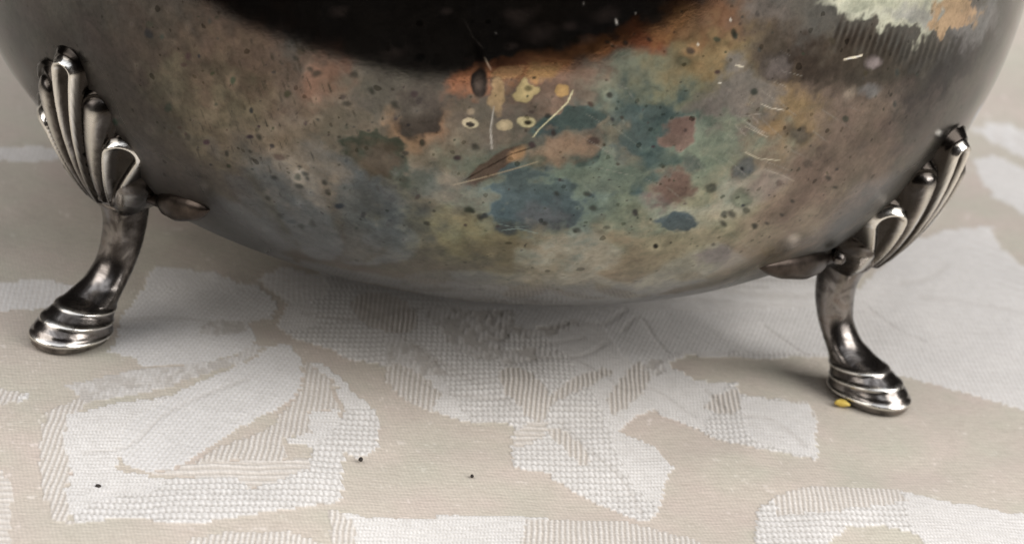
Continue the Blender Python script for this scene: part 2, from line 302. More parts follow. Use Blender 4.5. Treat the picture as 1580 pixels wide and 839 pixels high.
gap = np.array([(.545, .495, .428), (.45, .425, .395), (.53, .485, .435), (.56, .515, .465), (.57, .545, .51), (.63, .61, .585), (.66, .63, .60), (.53, .50, .465)])[kind]
top = np.array([(.70, .65, .59), (.79, .775, .76), (.74, .71, .675), (.71, .675, .635), (.775, .76, .75), (.735, .725, .72), (.75, .735, .72), (.70, .68, .66)])[kind]
mixf = np.where(kind == 0, h0 * .75, np.clip(hh, 0, 1) * thr)[:, None]
col = gap * (1 - mixf) + top * mixf
big = fbm(P2, .35, 3, 3)[:, None]
col = col * (.93 + .14 * big) * (1 + (fbm(P2, 1.6, 8, 3)[:, None] - .5) * np.array([.12, -.02, .06]) * (kind == 0)[:, None] + (fbm(P2, .8, 14, 3)[:, None] - .5) * .12)
# petal outlines and veins: shallow darker lines in the weave
for wd, pts in [(0.05, [(-1.33, -1.73), (-1.14, -2.22), (-0.97, -2.78), (-0.67, -3.39), (-0.48, -3.77)]), (0.06, [(0.63, -2.22), (1.01, -2.06), (1.39, -2.09), (1.77, -1.73)]), (0.05, [(-0.05, -3.21), (0.44, -3.05), (0.93, -2.9), (1.34, -2.51)]), (0.05, [(-2.04, -1.94), (-1.55, -2.08), (-1.07, -1.89), (-0.65, -1.7)]), (0.05, [(5.64, -0.69), (6.04, -0.57), (6.56, -0.06)]), (0.05, [(5.75, -1.06), (6.24, -1.12), (6.83, -1.36), (7.42, -1.6)]), (0.05, [(4.94, -1.38), (5.12, -1.99), (5.31, -2.24)]), (0.05, [(3.4, -1.99), (3.52, -2.32), (3.68, -2.98)]), (0.05, [(1.58, -2.25), (1.88, -1.9), (1.92, -2.4), (1.97, -2.73)]), (0.06, [(-2.68, -0.96), (-2.44, -1.08), (-2.14, -1.7)]), (0.05, [(-4.02, -2.29), (-3.58, -2.19), (-3.1, -2.29), (-2.58, -2.13), (-2.26, -1.95)]), (0.04, [(-1.35, -3.19), (-1.09, -3.64), (-0.8, -3.93), (-0.26, -4.06)]), (0.04, [(0.19, -4.49), (0.32, -5.05), (0.54, -5.74), (0.54, -6.4)]), (0.04, [(-4.84, -5.29), (-4.38, -5.15), (-3.9, -4.46), (-2.98, -3.71)]), (0.05, [(0.71, -2.86), (1.01, -3.41), (1.14, -3.71), (1.52, -3.7), (1.77, -4.3)]), (0.05, [(-0.39, -2.18), (-0.01, -2.49), (0.48, -2.63), (1.06, -2.44)]), (0.05, [(2.12, -3.68), (2.22, -4.28), (2.62, -4.42), (2.78, -5.0)])]:
    pts = resample(np.array(pts), len(pts) * 4)
    lo = pts.min(0) - wd * 2; hi = pts.max(0) + wd * 2; sel = np.nonzero((uu > lo[0]) & (uu < hi[0]) & (vv > lo[1]) & (vv < hi[1]))[0]
    q = np.full(len(sel), 9.0)
    for p0, p1 in zip(pts[:-1], pts[1:]):
        e = p1 - p0; L = np.hypot(*e); e = e / L; dx = uu[sel] - p0[0]; dy = vv[sel] - p0[1]; tt = np.clip(dx * e[0] + dy * e[1], 0, L)
        q = np.minimum(q, np.hypot(dx - tt * e[0], (dy - tt * e[1]) * .6))
    f = smooth(wd, wd * .3, q + (sub[sel] - .5) * wd * .5) * (.55 + .45 * vnoise(P2[sel], 6, 88)); relief[sel] -= .006 * f
    col[sel] = col[sel] * (1 - .3 * f[:, None]) + np.array([.42, .385, .345]) * (.3 * f[:, None])
zz = relief + (fbm(P2, .55, 40, 3) - .5) * .15 * smooth(9, 3, np.abs(uu)) + (fbm(P2, .16, 44, 2) - .5) * .20
X = uu * math.cos(WA) - vv * math.sin(WA); Y = uu * math.sin(WA) + vv * math.cos(WA)
for fx, fy in [(-3.72, -3.99), (4.81, -2.56), (-0.76, 5.4)]: 
    d = np.hypot(X - fx, Y - fy); k = smooth(1.7, .6, d); zz = zz * (1 - k) + (relief * .5) * k
dc = np.hypot(X, Y); zz = np.minimum(zz, np.where(dc < 4, .22, 9))
E0 = np.array([0.0, -13.55]); ED = np.array([.957, -.290]); EN = np.array([-.290, -.957])    # front table edge and the way over it
dist = (X - E0[0]) * EN[0] + (Y - E0[1]) * EN[1]; RAD = .8
over = np.maximum(dist, 0); ang = np.minimum(over / RAD, math.pi / 2)
adv = RAD * np.sin(ang) - over; drop = RAD * (1 - np.cos(ang)) + np.maximum(over - RAD * math.pi / 2, 0)
X = X + EN[0] * adv; Y = Y + EN[1] * adv; zz = zz * smooth(2, 0, over) - drop
cloth_me = mesh_np('tablecloth', np.stack([X, Y, zz], 1), grid_quads(len(V), len(U)))
add_attr(cloth_me, 'weave', col)
cloth = tag(link('tablecloth', cloth_me, M_CLOTH), 'beige satin damask tablecloth with white woven leaf motifs under the bowl', 'tablecloth')

# ------------------------------------------------------------------ bowl body
RB, HB, NB, CB = 6.05, 4.8, 2.8, .50
ZE = CB + HB
def wall_r(z):                                                    # outer radius of the body at height z
    t = np.clip((ZE - np.asarray(z, float)) / HB, 0, 1); return RB * (1 - t ** NB) ** (1 / NB)
t = np.linspace(0, 1, 4000) ** 1.0 * math.pi / 2
pr = RB * np.sin(t) ** (2 / NB); pz = ZE - HB * np.cos(t) ** (2 / NB)
prof = np.stack([pr, pz], 1); arc = np.concatenate([[0], np.cumsum(np.hypot(*np.diff(prof, axis=0).T))])
def at_arc(s): return np.stack([np.interp(s, arc, pr), np.interp(s, arc, pz)], 1)
s_list = np.concatenate([np.linspace(0.02, 3.0, 24), np.linspace(3.0, arc[-1], 470)[1:]])
outer = at_arc(s_list)
rim = np.array([(6.05, 5.6), (6.02, 6.0), (5.98, 6.4), (6.02, 6.7), (6.14, 6.88), (6.20, 6.95), (6.19, 7.02), (6.12, 7.03), (6.02, 6.93), (5.90, 6.7), (5.86, 6.3), (5.9, 5.4)])
inn = at_arc(np.linspace(arc[-1] * .98, .05, 40)) * np.array([.975, 1]) + np.array([0, .13])
profile = np.vstack([outer, rim, inn])
sp_ = np.linspace(-1, 1, 1250); TH = np.concatenate([-90 + .55 * np.degrees(np.arcsin(sp_)) + .45 * 90 * sp_, np.linspace(0, 180, 92)[1:-1]]) * math.pi / 180    # front half is the one seen
nr, nc = len(profile), len(TH)
bx = profile[:, :1] * np.cos(TH)[None]; by = profile[:, :1] * np.sin(TH)[None]; bz = np.repeat(profile[:, 1:], nc, 1)
BV = np.stack([bx, by, bz], -1).reshape(-1, 3)
dent = (fbm(BV, .45, 60, 3) - .5) * .035 + (vnoise(BV, 1.8, 66) - .5) * .006
rr_ = np.hypot(BV[:, 0], BV[:, 1])[:, None] + 1e-6
BV[:, :2] *= 1 + dent[:, None] / np.maximum(rr_, 1.5)
bq = grid_quads(nr, nc, True)
# tarnish colours: stains on the metal and a painted ribbed reflection at the upper right, each a patch on the surface given by its centre and two half axes (cm)
DS = .76; DESAT = DS * np.eye(3) + (1 - DS) * np.outer([.2126, .7152, .0722], [1, 1, 1.0])      # stains read duller than their swatches
def lin(c): c = np.asarray(c, float) / 255; c = np.where(c <= .04045, c / 12.92, ((c + .055) / 1.055) ** 2.4) @ DESAT; return c * (c @ [.2126, .7152, .0722] / .15) ** .32
KREF = [0.86, 0.81, 0.785]
tar = np.tile(lin((98, 93, 87)) / KREF, (len(BV), 1)); dull = np.full(len(BV), .035)
front = np.nonzero((BV[:, 1] < 1.5) & (BV[:, 2] < 6.2))[0]
FP = BV[front]; w1 = np.stack([fbm(FP, 2.4, 70 + k, 4) - .5 for k in range(3)], 1); w2 = np.stack([fbm(FP, 9, 80 + k, 3) - .5 for k in range(3)], 1)
big1 = fbm(FP, .9, 90, 4); big2 = fbm(FP, 1.5, 95, 4); fine = fbm(FP, 5, 99, 4)
ft = tar[front]; fd = dull[front]
ft *= (.75 + .5 * big1)[:, None] * (1 + (big2 - .5)[:, None] * np.array([.25, .05, -.2]))
NF = len(front); NR = len(outer); FI = np.full(nr * nc, -1, np.int64); FI[front] = np.arange(NF); FI = FI.reshape(nr, nc)[:NR, :1250]
ZROW = profile[:NR, 1]; TCOL = TH[:1250]
def near(c, R0):                                                  # vertices of the front that may lie within R0 of c
    i0, i1 = np.searchsorted(ZROW, [c[2] - R0, c[2] + R0]); rc = math.hypot(c[0], c[1])
    w_ = math.asin(min(1, R0 / max(rc, R0))); th = math.atan2(c[1], c[0]); j0, j1 = np.searchsorted(TCOL, [th - w_, th + w_])
    k = FI[i0:i1, j0:j1].ravel(); k = k[k >= 0]
    return k[((FP[k] - c) ** 2).sum(1) < R0 * R0]
STAINS_AND_REFLECTION = [
    ((-3.39, -4.76, 3.26), (1.071, -0.938, 0.499), (0.042, 0.425, -1.296), (76, 67, 63), 0.9, 1, 0.8, 0),
    ((-2.4, -5.47, 3.87), (0.745, -0.32, -0.041), (-0.148, 0.166, -0.634), (92, 77, 66), 0.9, 1, 0.7, 0),
    ((-1.81, -5.68, 3.77), (0.628, -0.165, -0.202), (-0.154, 0.119, -0.406), (122, 96, 82), 0.9, 1.2, 0.8, 0),
    ((-2.29, -5.38, 3.26), (0.519, -0.279, 0.185), (0.034, 0.148, -0.517), (104, 98, 76), 0.9, 1.2, 0.6, 0),
    ((-2.53, -4.79, 2.31), (0.723, -0.385, 0.005), (-0.147, 0.548, -0.634), (94, 83, 77), 0.9, 1, 0.7, 0),
    ((-0.94, -5.9, 3.86), (0.664, -0.128, 0.151), (0.041, 0.049, -0.368), (108, 102, 94), 0.9, 1.2, 0.8, 0),
    ((-1.43, -5.61, 3.08), (0.753, -0.214, 0.062), (-0.029, 0.171, -0.466), (146, 126, 102), 0.9, 1.2, 0.8, 0),
    ((-0.07, -5.84, 3.25), (0.523, -0.068, 0.213), (0.115, 0.121, -0.422), (150, 130, 104), 0.9, 1.2, 0.7, 0),
    ((-0.81, -5.48, 2.52), (0.935, -0.094, -0.078), (-0.073, 0.382, -0.664), (90, 93, 92), 0.84, 1.1, 0.9, 0),
    ((-0.25, -5.61, 2.66), (0.494, -0.076, 0.11), (0.059, 0.285, -0.584), (88, 96, 97), 0.84, 1.2, 0.7, 0),
    ((-1.16, -4.58, 1.55), (0.982, -0.201, -0.036), (-0.076, 0.908, -0.682), (86, 84, 80), 0.9, 1, 0.8, 0),
    ((0.46, -5.53, 2.53), (0.565, 0.073, -0.048), (-0.003, 0.288, -0.526), (138, 128, 90), 0.84, 1.2, 0.8, 0),
    ((0.89, -5.2, 2.12), (0.451, 0.132, -0.07), (0.006, 0.228, -0.292), (104, 98, 72), 0.84, 1.3, 0.7, 0),
    ((0.14, -5.06, 1.86), (0.707, 0.027, -0.007), (0.004, 0.341, -0.358), (98, 94, 80), 0.9, 1, 0.6, 0),
    ((1.41, -5.04, 2.06), (0.916, 0.325, -0.081), (0.037, 0.335, -0.386), (110, 104, 84), 0.9, 1, 0.6, 0),
    ((1.61, -5.28, 2.47), (0.764, 0.214, 0.031), (0.074, 0.301, -0.463), (154, 138, 112), 0.9, 1.2, 0.8, 0),
    ((1.2, -5.65, 3.04), (0.803, 0.146, 0.068), (0.082, 0.215, -0.546), (100, 122, 116), 0.84, 1.3, 0.8, 0),
    ((2.03, -5.39, 3.0), (0.701, 0.262, 0.005), (0.085, 0.222, -0.487), (116, 130, 112), 0.9, 1.2, 0.8, 0),
    ((2.63, -4.68, 2.24), (0.778, 0.369, 0.085), (0.128, 0.427, -0.446), (142, 134, 108), 0.9, 1.2, 0.8, 0),
    ((2.88, -4.98, 2.97), (0.516, 0.207, 0.212), (0.277, 0.414, -0.581), (158, 148, 120), 0.9, 1.2, 0.8, 0),
    ((3.46, -4.51, 2.8), (0.418, 0.107, 0.388), (0.299, 0.469, -0.435), (150, 132, 114), 0.9, 1.2, 0.8, 0),
    ((3.32, -4.2, 2.22), (0.36, 0.16, 0.138), (0.136, 0.393, -0.316), (140, 122, 104), 0.9, 1, 0.7, 0),
    ((3.82, -4.45, 3.32), (0.536, 0.317, 0.402), (0.353, 0.471, -0.472), (132, 111, 98), 0.9, 1.2, 0.9, 0),
    ((3.68, -4.73, 3.96), (0.683, 0.486, 0.274), (0.268, 0.279, -0.431), (124, 104, 92), 0.9, 1.2, 0.8, 0),
    ((4.6, -3.84, 3.99), (0.345, 0.367, 0.237), (0.414, 0.587, -0.468), (100, 88, 84), 0.9, 1, 0.8, 0),
    ((3.0, -5.19, 4.02), (0.334, 0.211, -0.14), (-0.042, 0.016, -0.295), (156, 126, 80), 0.84, 1.3, 0.8, 0),
    ((1.09, -5.91, 4.18), (0.516, 0.081, 0.153), (0.092, 0.044, -0.288), (152, 122, 104), 0.84, 1.3, 0.8, 0),
    ((1.5, -5.8, 3.94), (0.248, 0.068, -0.032), (0.002, 0.047, -0.34), (168, 146, 116), 0.84, 1.3, 0.7, 0),
    ((1.69, -5.78, 4.29), (0.427, 0.123, 0.023), (0.066, 0.051, -0.397), (112, 132, 122), 0.735, 1.3, 0.8, 0),
    ((2.03, -5.68, 4.44), (0.528, 0.182, 0.12), (0.099, 0.053, -0.291), (126, 122, 92), 0.84, 1.3, 0.7, 0),
    ((2.24, -5.61, 4.68), (0.472, 0.185, 0.1), (0.078, 0.039, -0.224), (146, 118, 74), 0.84, 1.2, 0.8, 0),
    ((2.17, -5.65, 5.06), (0.43, 0.165, 0.013), (0.045, 0.019, -0.254), (136, 92, 60), 0.84, 1.3, 0.8, 0),
    ((1.85, -5.66, 3.71), (0.53, 0.208, -0.188), (-0.067, 0.063, -0.458), (74, 98, 102), 0.462, 1.3, 0.9, 0),
    ((2.43, -5.41, 3.61), (0.384, 0.174, -0.006), (0.068, 0.111, -0.367), (118, 132, 116), 0.84, 1.2, 0.8, 0),
    ((2.59, -5.42, 4.14), (0.37, 0.177, -0.006), (0.062, 0.066, -0.331), (124, 116, 112), 0.525, 1.2, 0.85, 0),
    ((2.71, -5.41, 4.84), (0.254, 0.127, -0.003), (0.062, 0.038, -0.327), (104, 92, 84), 0.84, 1.2, 0.7, 0),
    ((2.67, -5.43, 5.07), (0.189, 0.093, -0.001), (0.029, 0.015, -0.155), (120, 112, 108), 0.63, 1.3, 0.6, 0),
    ((3.22, -5.11, 4.52), (0.474, 0.306, -0.112), (0.007, 0.018, -0.239), (72, 56, 47), 0.735, 1.3, 0.85, 0),
    ((4.44, -4.07, 4.32), (0.812, 0.89, -0.053), (0.089, 0.121, -0.218), (72, 68, 58), 0.84, 1.1, 0.8, 0),  # dark band: reflection of a ribbed object, painted into the metal colour
    ((3.81, -4.69, 4.61), (0.429, 0.352, -0.089), (0.023, 0.027, -0.172), (84, 72, 58), 0.84, 1.1, 0.7, 0),
    ((4.95, -3.45, 4.43), (0.332, 0.452, 0.244), (0.203, 0.313, -0.203), (92, 90, 92), 0.63, 1.2, 0.8, 0),
    ((5.05, -3.31, 4.64), (0.27, 0.425, -0.203), (-0.108, -0.151, -0.208), (132, 130, 132), 0.735, 1.2, 0.8, 0),
    ((4.87, -3.51, 4.12), (0.355, 0.469, 0.133), (0.124, 0.199, -0.155), (62, 60, 62), 0.735, 1.2, 0.8, 0),
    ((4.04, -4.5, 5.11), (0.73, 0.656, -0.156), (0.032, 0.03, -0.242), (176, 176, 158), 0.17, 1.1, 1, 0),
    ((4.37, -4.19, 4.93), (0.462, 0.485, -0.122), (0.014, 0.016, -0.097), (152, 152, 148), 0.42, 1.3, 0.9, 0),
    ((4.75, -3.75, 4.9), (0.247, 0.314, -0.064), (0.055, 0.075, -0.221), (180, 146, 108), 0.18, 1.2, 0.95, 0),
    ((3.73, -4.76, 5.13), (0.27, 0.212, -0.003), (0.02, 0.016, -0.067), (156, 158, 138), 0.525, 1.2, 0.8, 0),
    ((1.02, -5.95, 4.62), (0.578, 0.088, 0.3), (0.059, 0.015, -0.115), (204, 134, 70), 0.63, 1.5, 0.95, 0),
    ((1.59, -5.83, 4.84), (0.281, 0.073, 0.211), (0.102, 0.03, -0.138), (150, 82, 46), 0.735, 1.5, 0.95, 0),
    ((1.82, -5.77, 4.95), (0.242, 0.076, 0.013), (0.032, 0.012, -0.19), (168, 120, 66), 0.735, 1.4, 0.8, 0),
    ((0.63, -6.0, 4.44), (0.28, 0.023, 0.102), (0.03, 0.008, -0.086), (192, 126, 72), 0.63, 1.4, 0.9, 0),
    ((0.94, -5.95, 4.38), (0.237, 0.029, 0.126), (0.042, 0.012, -0.082), (150, 116, 100), 0.735, 1.3, 0.6, 0),
    ((0.01, -6.01, 4.14), (0.225, -0.009, 0.092), (0.05, 0.015, -0.148), (176, 112, 74), 0.42, 1.4, 0.85, 0),
    ((0.25, -6.02, 4.34), (0.336, 0.005, 0.131), (0.03, 0.007, -0.085), (186, 120, 76), 0.18, 1.2, 0.9, 0),
    ((-1.32, -5.84, 3.97), (0.179, -0.037, -0.025), (-0.057, 0.048, -0.269), (146, 104, 84), 0.735, 1.3, 0.7, 0),
    ((0.11, -6.01, 4.18), (0.089, 0.0, 0.014), (0.019, 0.014, -0.143), (62, 56, 54), 0.15, 0.5, 1, -0.4),
    ((0.09, -6.03, 4.42), (0.039, -0.0, 0.016), (0.063, 0.012, -0.181), (70, 62, 56), 0.63, 0.4, 0.8, 0),
    ((0.11, -6.01, 4.19), (0.042, 0.0, 0.006), (0.011, 0.007, -0.078), (112, 96, 88), 0.63, 0.5, 0.8, 0),
    ((-0.41, -5.93, 3.69), (0.265, -0.028, 0.052), (0.028, 0.04, -0.233), (158, 122, 92), 0.42, 0.7, 0.9, 0),
    ((-0.41, -5.95, 3.78), (0.216, -0.022, 0.042), (0.027, 0.035, -0.223), (84, 77, 72), 0.17, 0.6, 0.97, 0.2),
    ((-0.46, -5.97, 3.96), (0.299, -0.031, 0.058), (0.021, 0.021, -0.172), (104, 96, 90), 0.63, 1.2, 0.7, 0),
    ((-0.66, -5.81, 3.26), (0.35, -0.046, 0.021), (-0.003, 0.077, -0.267), (76, 82, 70), 0.17, 1, 0.95, -0.15),
    ((-0.67, -5.79, 3.2), (0.229, -0.05, 0.078), (0.031, 0.049, -0.173), (102, 88, 74), 0.525, 1.2, 0.9, 0),
    ((-0.29, -5.8, 3.13), (0.183, -0.021, 0.037), (0.017, 0.048, -0.15), (96, 104, 96), 0.63, 1.2, 0.7, 0),
    ((-0.92, -5.58, 2.74), (0.175, -0.051, 0.048), (0.012, 0.066, -0.147), (92, 94, 92), 0.42, 1, 0.8, 0),
    ((-0.56, -5.69, 2.88), (0.135, -0.026, 0.032), (0.011, 0.044, -0.11), (96, 96, 94), 0.42, 1, 0.7, 0),
    ((-0.19, -5.47, 2.41), (0.137, -0.024, 0.032), (0.019, 0.12, -0.199), (92, 94, 88), 0.525, 1.2, 0.8, 0),
    ((0.84, -5.7, 2.99), (0.395, 0.02, 0.101), (0.072, 0.132, -0.324), (84, 100, 104), 0.17, 1, 0.97, -0.2),
    ((0.9, -5.6, 2.77), (0.21, 0.023, 0.024), (0.025, 0.087, -0.182), (96, 98, 102), 0.525, 1.2, 0.8, 0),
    ((0.57, -5.57, 2.62), (0.111, 0.003, 0.016), (0.014, 0.058, -0.111), (72, 82, 90), 0.42, 1, 0.9, 0),
    ((1.01, -5.89, 3.89), (0.336, 0.039, 0.133), (0.042, 0.023, -0.11), (76, 96, 96), 0.17, 1.1, 0.95, -0.2),
    ((0.82, -5.91, 3.79), (0.096, 0.012, 0.011), (0.01, 0.013, -0.069), (74, 92, 96), 0.42, 1, 0.9, 0),
    ((1.22, -5.79, 3.53), (0.11, 0.021, 0.009), (0.018, 0.029, -0.115), (80, 96, 92), 0.15, 0.8, 0.95, -0.2),
    ((0.99, -5.84, 3.55), (0.232, 0.023, 0.074), (0.046, 0.041, -0.152), (156, 124, 100), 0.525, 1.1, 0.8, 0),
    ((0.78, -5.85, 3.45), (0.073, 0.008, 0.009), (0.009, 0.017, -0.065), (106, 110, 96), 0.42, 0.8, 0.8, 0.3),
    ((1.78, -5.73, 4.08), (0.09, 0.024, 0.032), (0.03, 0.017, -0.071), (86, 104, 104), 0.15, 0.8, 0.9, 0.3),
    ((2.08, -5.59, 3.79), (0.188, 0.069, 0.003), (0.034, 0.046, -0.191), (130, 104, 96), 0.17, 0.9, 0.97, -0.3),
    ((2.15, -5.43, 3.22), (0.226, 0.07, 0.062), (0.059, 0.077, -0.167), (124, 98, 90), 0.42, 1.2, 0.95, -0.15),
    ((2.24, -5.23, 2.82), (0.176, 0.066, 0.021), (0.038, 0.084, -0.145), (80, 94, 98), 0.17, 0.8, 0.97, -0.25),
    ((2.75, -4.66, 2.3), (0.171, 0.06, 0.053), (0.056, 0.149, -0.151), (122, 108, 102), 0.42, 1, 0.85, 0),
    ((2.26, -5.46, 3.5), (0.102, 0.042, -0.0), (0.017, 0.031, -0.097), (92, 100, 98), 0.42, 1, 0.8, 0),
    ((2.8, -5.19, 3.45), (0.079, 0.034, 0.032), (0.044, 0.048, -0.088), (104, 106, 108), 0.42, 1, 0.9, 0.4),
    ((2.81, -5.07, 3.09), (0.084, 0.038, 0.023), (0.037, 0.055, -0.09), (112, 116, 92), 0.42, 1, 0.8, 0.5),
    ((2.5, -5.28, 3.23), (0.052, 0.025, -0.002), (0.01, 0.023, -0.055), (86, 88, 78), 0.42, 0.8, 0.9, 0.3),
    ((3.23, -5.01, 3.78), (0.095, 0.063, -0.009), (0.019, 0.029, -0.089), (108, 98, 88), 0.42, 0.8, 0.9, 0.4),
    ((3.52, -4.77, 3.59), (0.045, 0.044, -0.04), (-0.041, -0.013, -0.07), (110, 94, 84), 0.42, 0.8, 0.8, 0),
    ((3.43, -4.79, 3.44), (0.056, 0.042, -0.008), (0.012, 0.025, -0.056), (104, 92, 82), 0.42, 0.8, 0.8, 0),
    ((2.88, -5.3, 4.53), (0.142, 0.078, -0.005), (0.026, 0.021, -0.135), (112, 102, 100), 0.525, 1, 0.8, 0.4),
    ((3.87, -4.63, 4.53), (0.085, 0.072, -0.012), (0.016, 0.017, -0.071), (150, 136, 138), 0.42, 0.6, 0.9, 0.4),
    ((3.91, -4.57, 4.2), (0.108, 0.095, -0.017), (0.017, 0.023, -0.074), (124, 122, 124), 0.525, 1, 0.8, 0),
    ((3.7, -4.74, 4.2), (0.061, 0.041, 0.056), (0.046, 0.041, -0.049), (150, 132, 118), 0.63, 1.2, 0.7, 0),
    ((1.96, -5.71, 4.61), (0.074, 0.025, 0.003), (0.009, 0.005, -0.052), (110, 104, 80), 0.42, 0.7, 0.9, 0.5),
    ((1.95, -5.72, 4.89), (0.111, 0.037, 0.064), (0.043, 0.016, -0.068), (140, 104, 70), 0.525, 1, 0.7, 0.4),
    ((1.2, -5.89, 4.18), (0.096, 0.019, 0.008), (0.012, 0.01, -0.079), (130, 112, 98), 0.525, 1, 0.7, 0.3),
    ((1.09, -5.92, 4.21), (0.156, 0.027, 0.015), (0.02, 0.016, -0.132), (128, 110, 100), 0.63, 1.2, 0.6, 0),
    ((2.07, -5.11, 2.47), (0.026, 0.011, -0.0), (0.007, 0.026, -0.038), (40, 38, 34), 0.42, 0.3, 1, -0.5),
    ((0.33, -6.0, 4.09), (0.084, 0.005, -0.004), (-0.003, 0.018, -0.172), (180, 148, 104), 0.18, 1.2, 1, -0.2),
    ((0.37, -6.01, 4.33), (0.146, 0.005, 0.056), (0.019, 0.005, -0.055), (196, 146, 92), 0.17, 1.3, 1, 0),
    ((0.59, -5.98, 4.17), (0.077, 0.007, 0.01), (0.019, 0.014, -0.131), (190, 170, 112), 0.12, 1.4, 1, 0.3),
    ((0.7, -5.99, 4.39), (0.123, 0.012, 0.045), (0.028, 0.008, -0.08), (180, 136, 80), 0.42, 1.4, 1, 0),
    ((0.9, -5.95, 4.2), (0.066, 0.009, 0.007), (0.012, 0.009, -0.079), (190, 150, 84), 0.14, 1.3, 1, 0.2),
    ((0.6, -5.94, 3.86), (0.09, 0.007, 0.011), (0.008, 0.009, -0.054), (194, 180, 134), 0.12, 0.6, 1, 0.3),
    ((0.39, -5.95, 3.8), (0.079, 0.006, -0.004), (-0.001, 0.01, -0.062), (190, 170, 128), 0.12, 0.8, 1, 0.3),
    ((0.09, -5.96, 3.77), (0.073, 0.001, 0.0), (0.0, 0.009, -0.055), (200, 186, 150), 0.12, 0.5, 1, 0.2),
    ((0.09, -5.96, 3.76), (0.042, 0.001, 0.0), (0.0, 0.005, -0.028), (48, 44, 40), 0.15, 0.4, 1, 0),
    ((0.08, -5.98, 3.89), (0.036, -0.0, 0.006), (0.004, 0.005, -0.034), (170, 150, 124), 0.42, 0.6, 0.9, 0),
    ((0.62, -5.94, 3.86), (0.036, 0.003, 0.005), (0.004, 0.004, -0.027), (66, 58, 48), 0.42, 0.5, 1, 0),
    ((0.44, -5.98, 4.04), (0.358, 0.021, 0.049), (0.019, 0.017, -0.133), (104, 84, 76), 0.84, 1.2, 0.25, 0),
    ((0.27, -5.95, 3.74), (0.24, 0.005, 0.036), (0.032, 0.043, -0.239), (120, 112, 108), 0.84, 1, 0.3, 0),
    ((0.41, -5.86, 3.37), (0.231, -0.043, 0.229), (0.052, 0.023, -0.074), (104, 84, 72), 0.17, 0.6, 0.95, 0.2),
    ((0.58, -5.88, 3.5), (0.064, -0.012, 0.083), (0.042, 0.014, -0.044), (176, 136, 92), 0.525, 1, 0.8, 0),
    ((3.8, -4.7, 4.77), (0.071, 0.058, -0.031), (-0.03, -0.019, -0.186), (100, 80, 60), 0.63, 1, 0.2, 0),
    ((3.43, -4.98, 4.87), (0.022, 0.015, -0.009), (-0.022, -0.013, -0.137), (58, 46, 38), 0.735, 0.3, 0.75, 0),  # ribs of the painted reflection, as dark strokes
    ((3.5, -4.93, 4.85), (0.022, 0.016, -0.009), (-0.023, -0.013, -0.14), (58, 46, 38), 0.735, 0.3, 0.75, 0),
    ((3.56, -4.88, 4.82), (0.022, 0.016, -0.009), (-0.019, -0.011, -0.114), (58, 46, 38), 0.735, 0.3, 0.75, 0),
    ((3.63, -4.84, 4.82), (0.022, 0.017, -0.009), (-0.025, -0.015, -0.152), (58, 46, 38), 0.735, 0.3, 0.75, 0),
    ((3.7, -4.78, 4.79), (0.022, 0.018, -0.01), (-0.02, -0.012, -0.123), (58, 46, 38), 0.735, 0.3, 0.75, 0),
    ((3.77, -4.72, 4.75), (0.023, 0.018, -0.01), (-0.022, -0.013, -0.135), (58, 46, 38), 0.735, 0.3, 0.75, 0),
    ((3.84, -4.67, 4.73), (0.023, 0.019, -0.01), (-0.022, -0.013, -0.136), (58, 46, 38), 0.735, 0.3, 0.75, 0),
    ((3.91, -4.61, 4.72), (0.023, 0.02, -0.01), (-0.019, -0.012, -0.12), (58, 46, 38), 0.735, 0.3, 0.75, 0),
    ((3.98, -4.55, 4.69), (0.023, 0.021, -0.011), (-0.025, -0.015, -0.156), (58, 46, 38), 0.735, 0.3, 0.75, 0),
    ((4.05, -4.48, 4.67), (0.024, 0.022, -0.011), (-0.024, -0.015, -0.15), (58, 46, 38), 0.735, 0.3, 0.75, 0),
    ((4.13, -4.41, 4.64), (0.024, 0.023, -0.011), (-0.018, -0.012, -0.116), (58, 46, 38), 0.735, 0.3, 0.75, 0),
    ((4.18, -4.35, 4.55), (0.023, 0.022, -0.01), (-0.015, -0.006, -0.134), (58, 55, 48), 0.735, 0.3, 0.7, 0),  # more ribs of the painted reflection
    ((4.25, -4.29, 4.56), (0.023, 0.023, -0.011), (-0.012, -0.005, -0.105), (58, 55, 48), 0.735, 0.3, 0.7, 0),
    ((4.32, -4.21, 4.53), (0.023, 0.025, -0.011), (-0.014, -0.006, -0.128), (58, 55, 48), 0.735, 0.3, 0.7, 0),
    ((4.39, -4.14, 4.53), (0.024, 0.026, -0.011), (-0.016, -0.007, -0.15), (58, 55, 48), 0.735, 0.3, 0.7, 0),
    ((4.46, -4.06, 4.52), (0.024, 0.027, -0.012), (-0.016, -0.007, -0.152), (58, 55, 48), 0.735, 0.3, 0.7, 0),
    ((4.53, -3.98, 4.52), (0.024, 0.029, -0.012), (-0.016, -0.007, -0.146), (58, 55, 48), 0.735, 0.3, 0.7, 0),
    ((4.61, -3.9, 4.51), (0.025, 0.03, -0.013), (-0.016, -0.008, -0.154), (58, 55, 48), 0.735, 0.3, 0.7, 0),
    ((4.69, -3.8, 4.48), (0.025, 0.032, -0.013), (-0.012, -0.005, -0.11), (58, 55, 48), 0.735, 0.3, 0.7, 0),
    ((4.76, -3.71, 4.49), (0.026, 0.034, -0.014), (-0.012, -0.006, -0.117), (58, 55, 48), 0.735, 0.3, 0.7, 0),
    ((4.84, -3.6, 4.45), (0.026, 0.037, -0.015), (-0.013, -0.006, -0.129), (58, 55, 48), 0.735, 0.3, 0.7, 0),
    ((-1.22, -5.56, 2.82), (0.027, -0.001, -0.012), (-0.009, 0.013, -0.026), (66, 66, 60), 0.63, 1, 0.8, 0),
    ((-1.47, -5.44, 2.7), (0.045, -0.012, -0.001), (-0.006, 0.022, -0.042), (66, 66, 60), 0.63, 1, 0.8, -0.2),
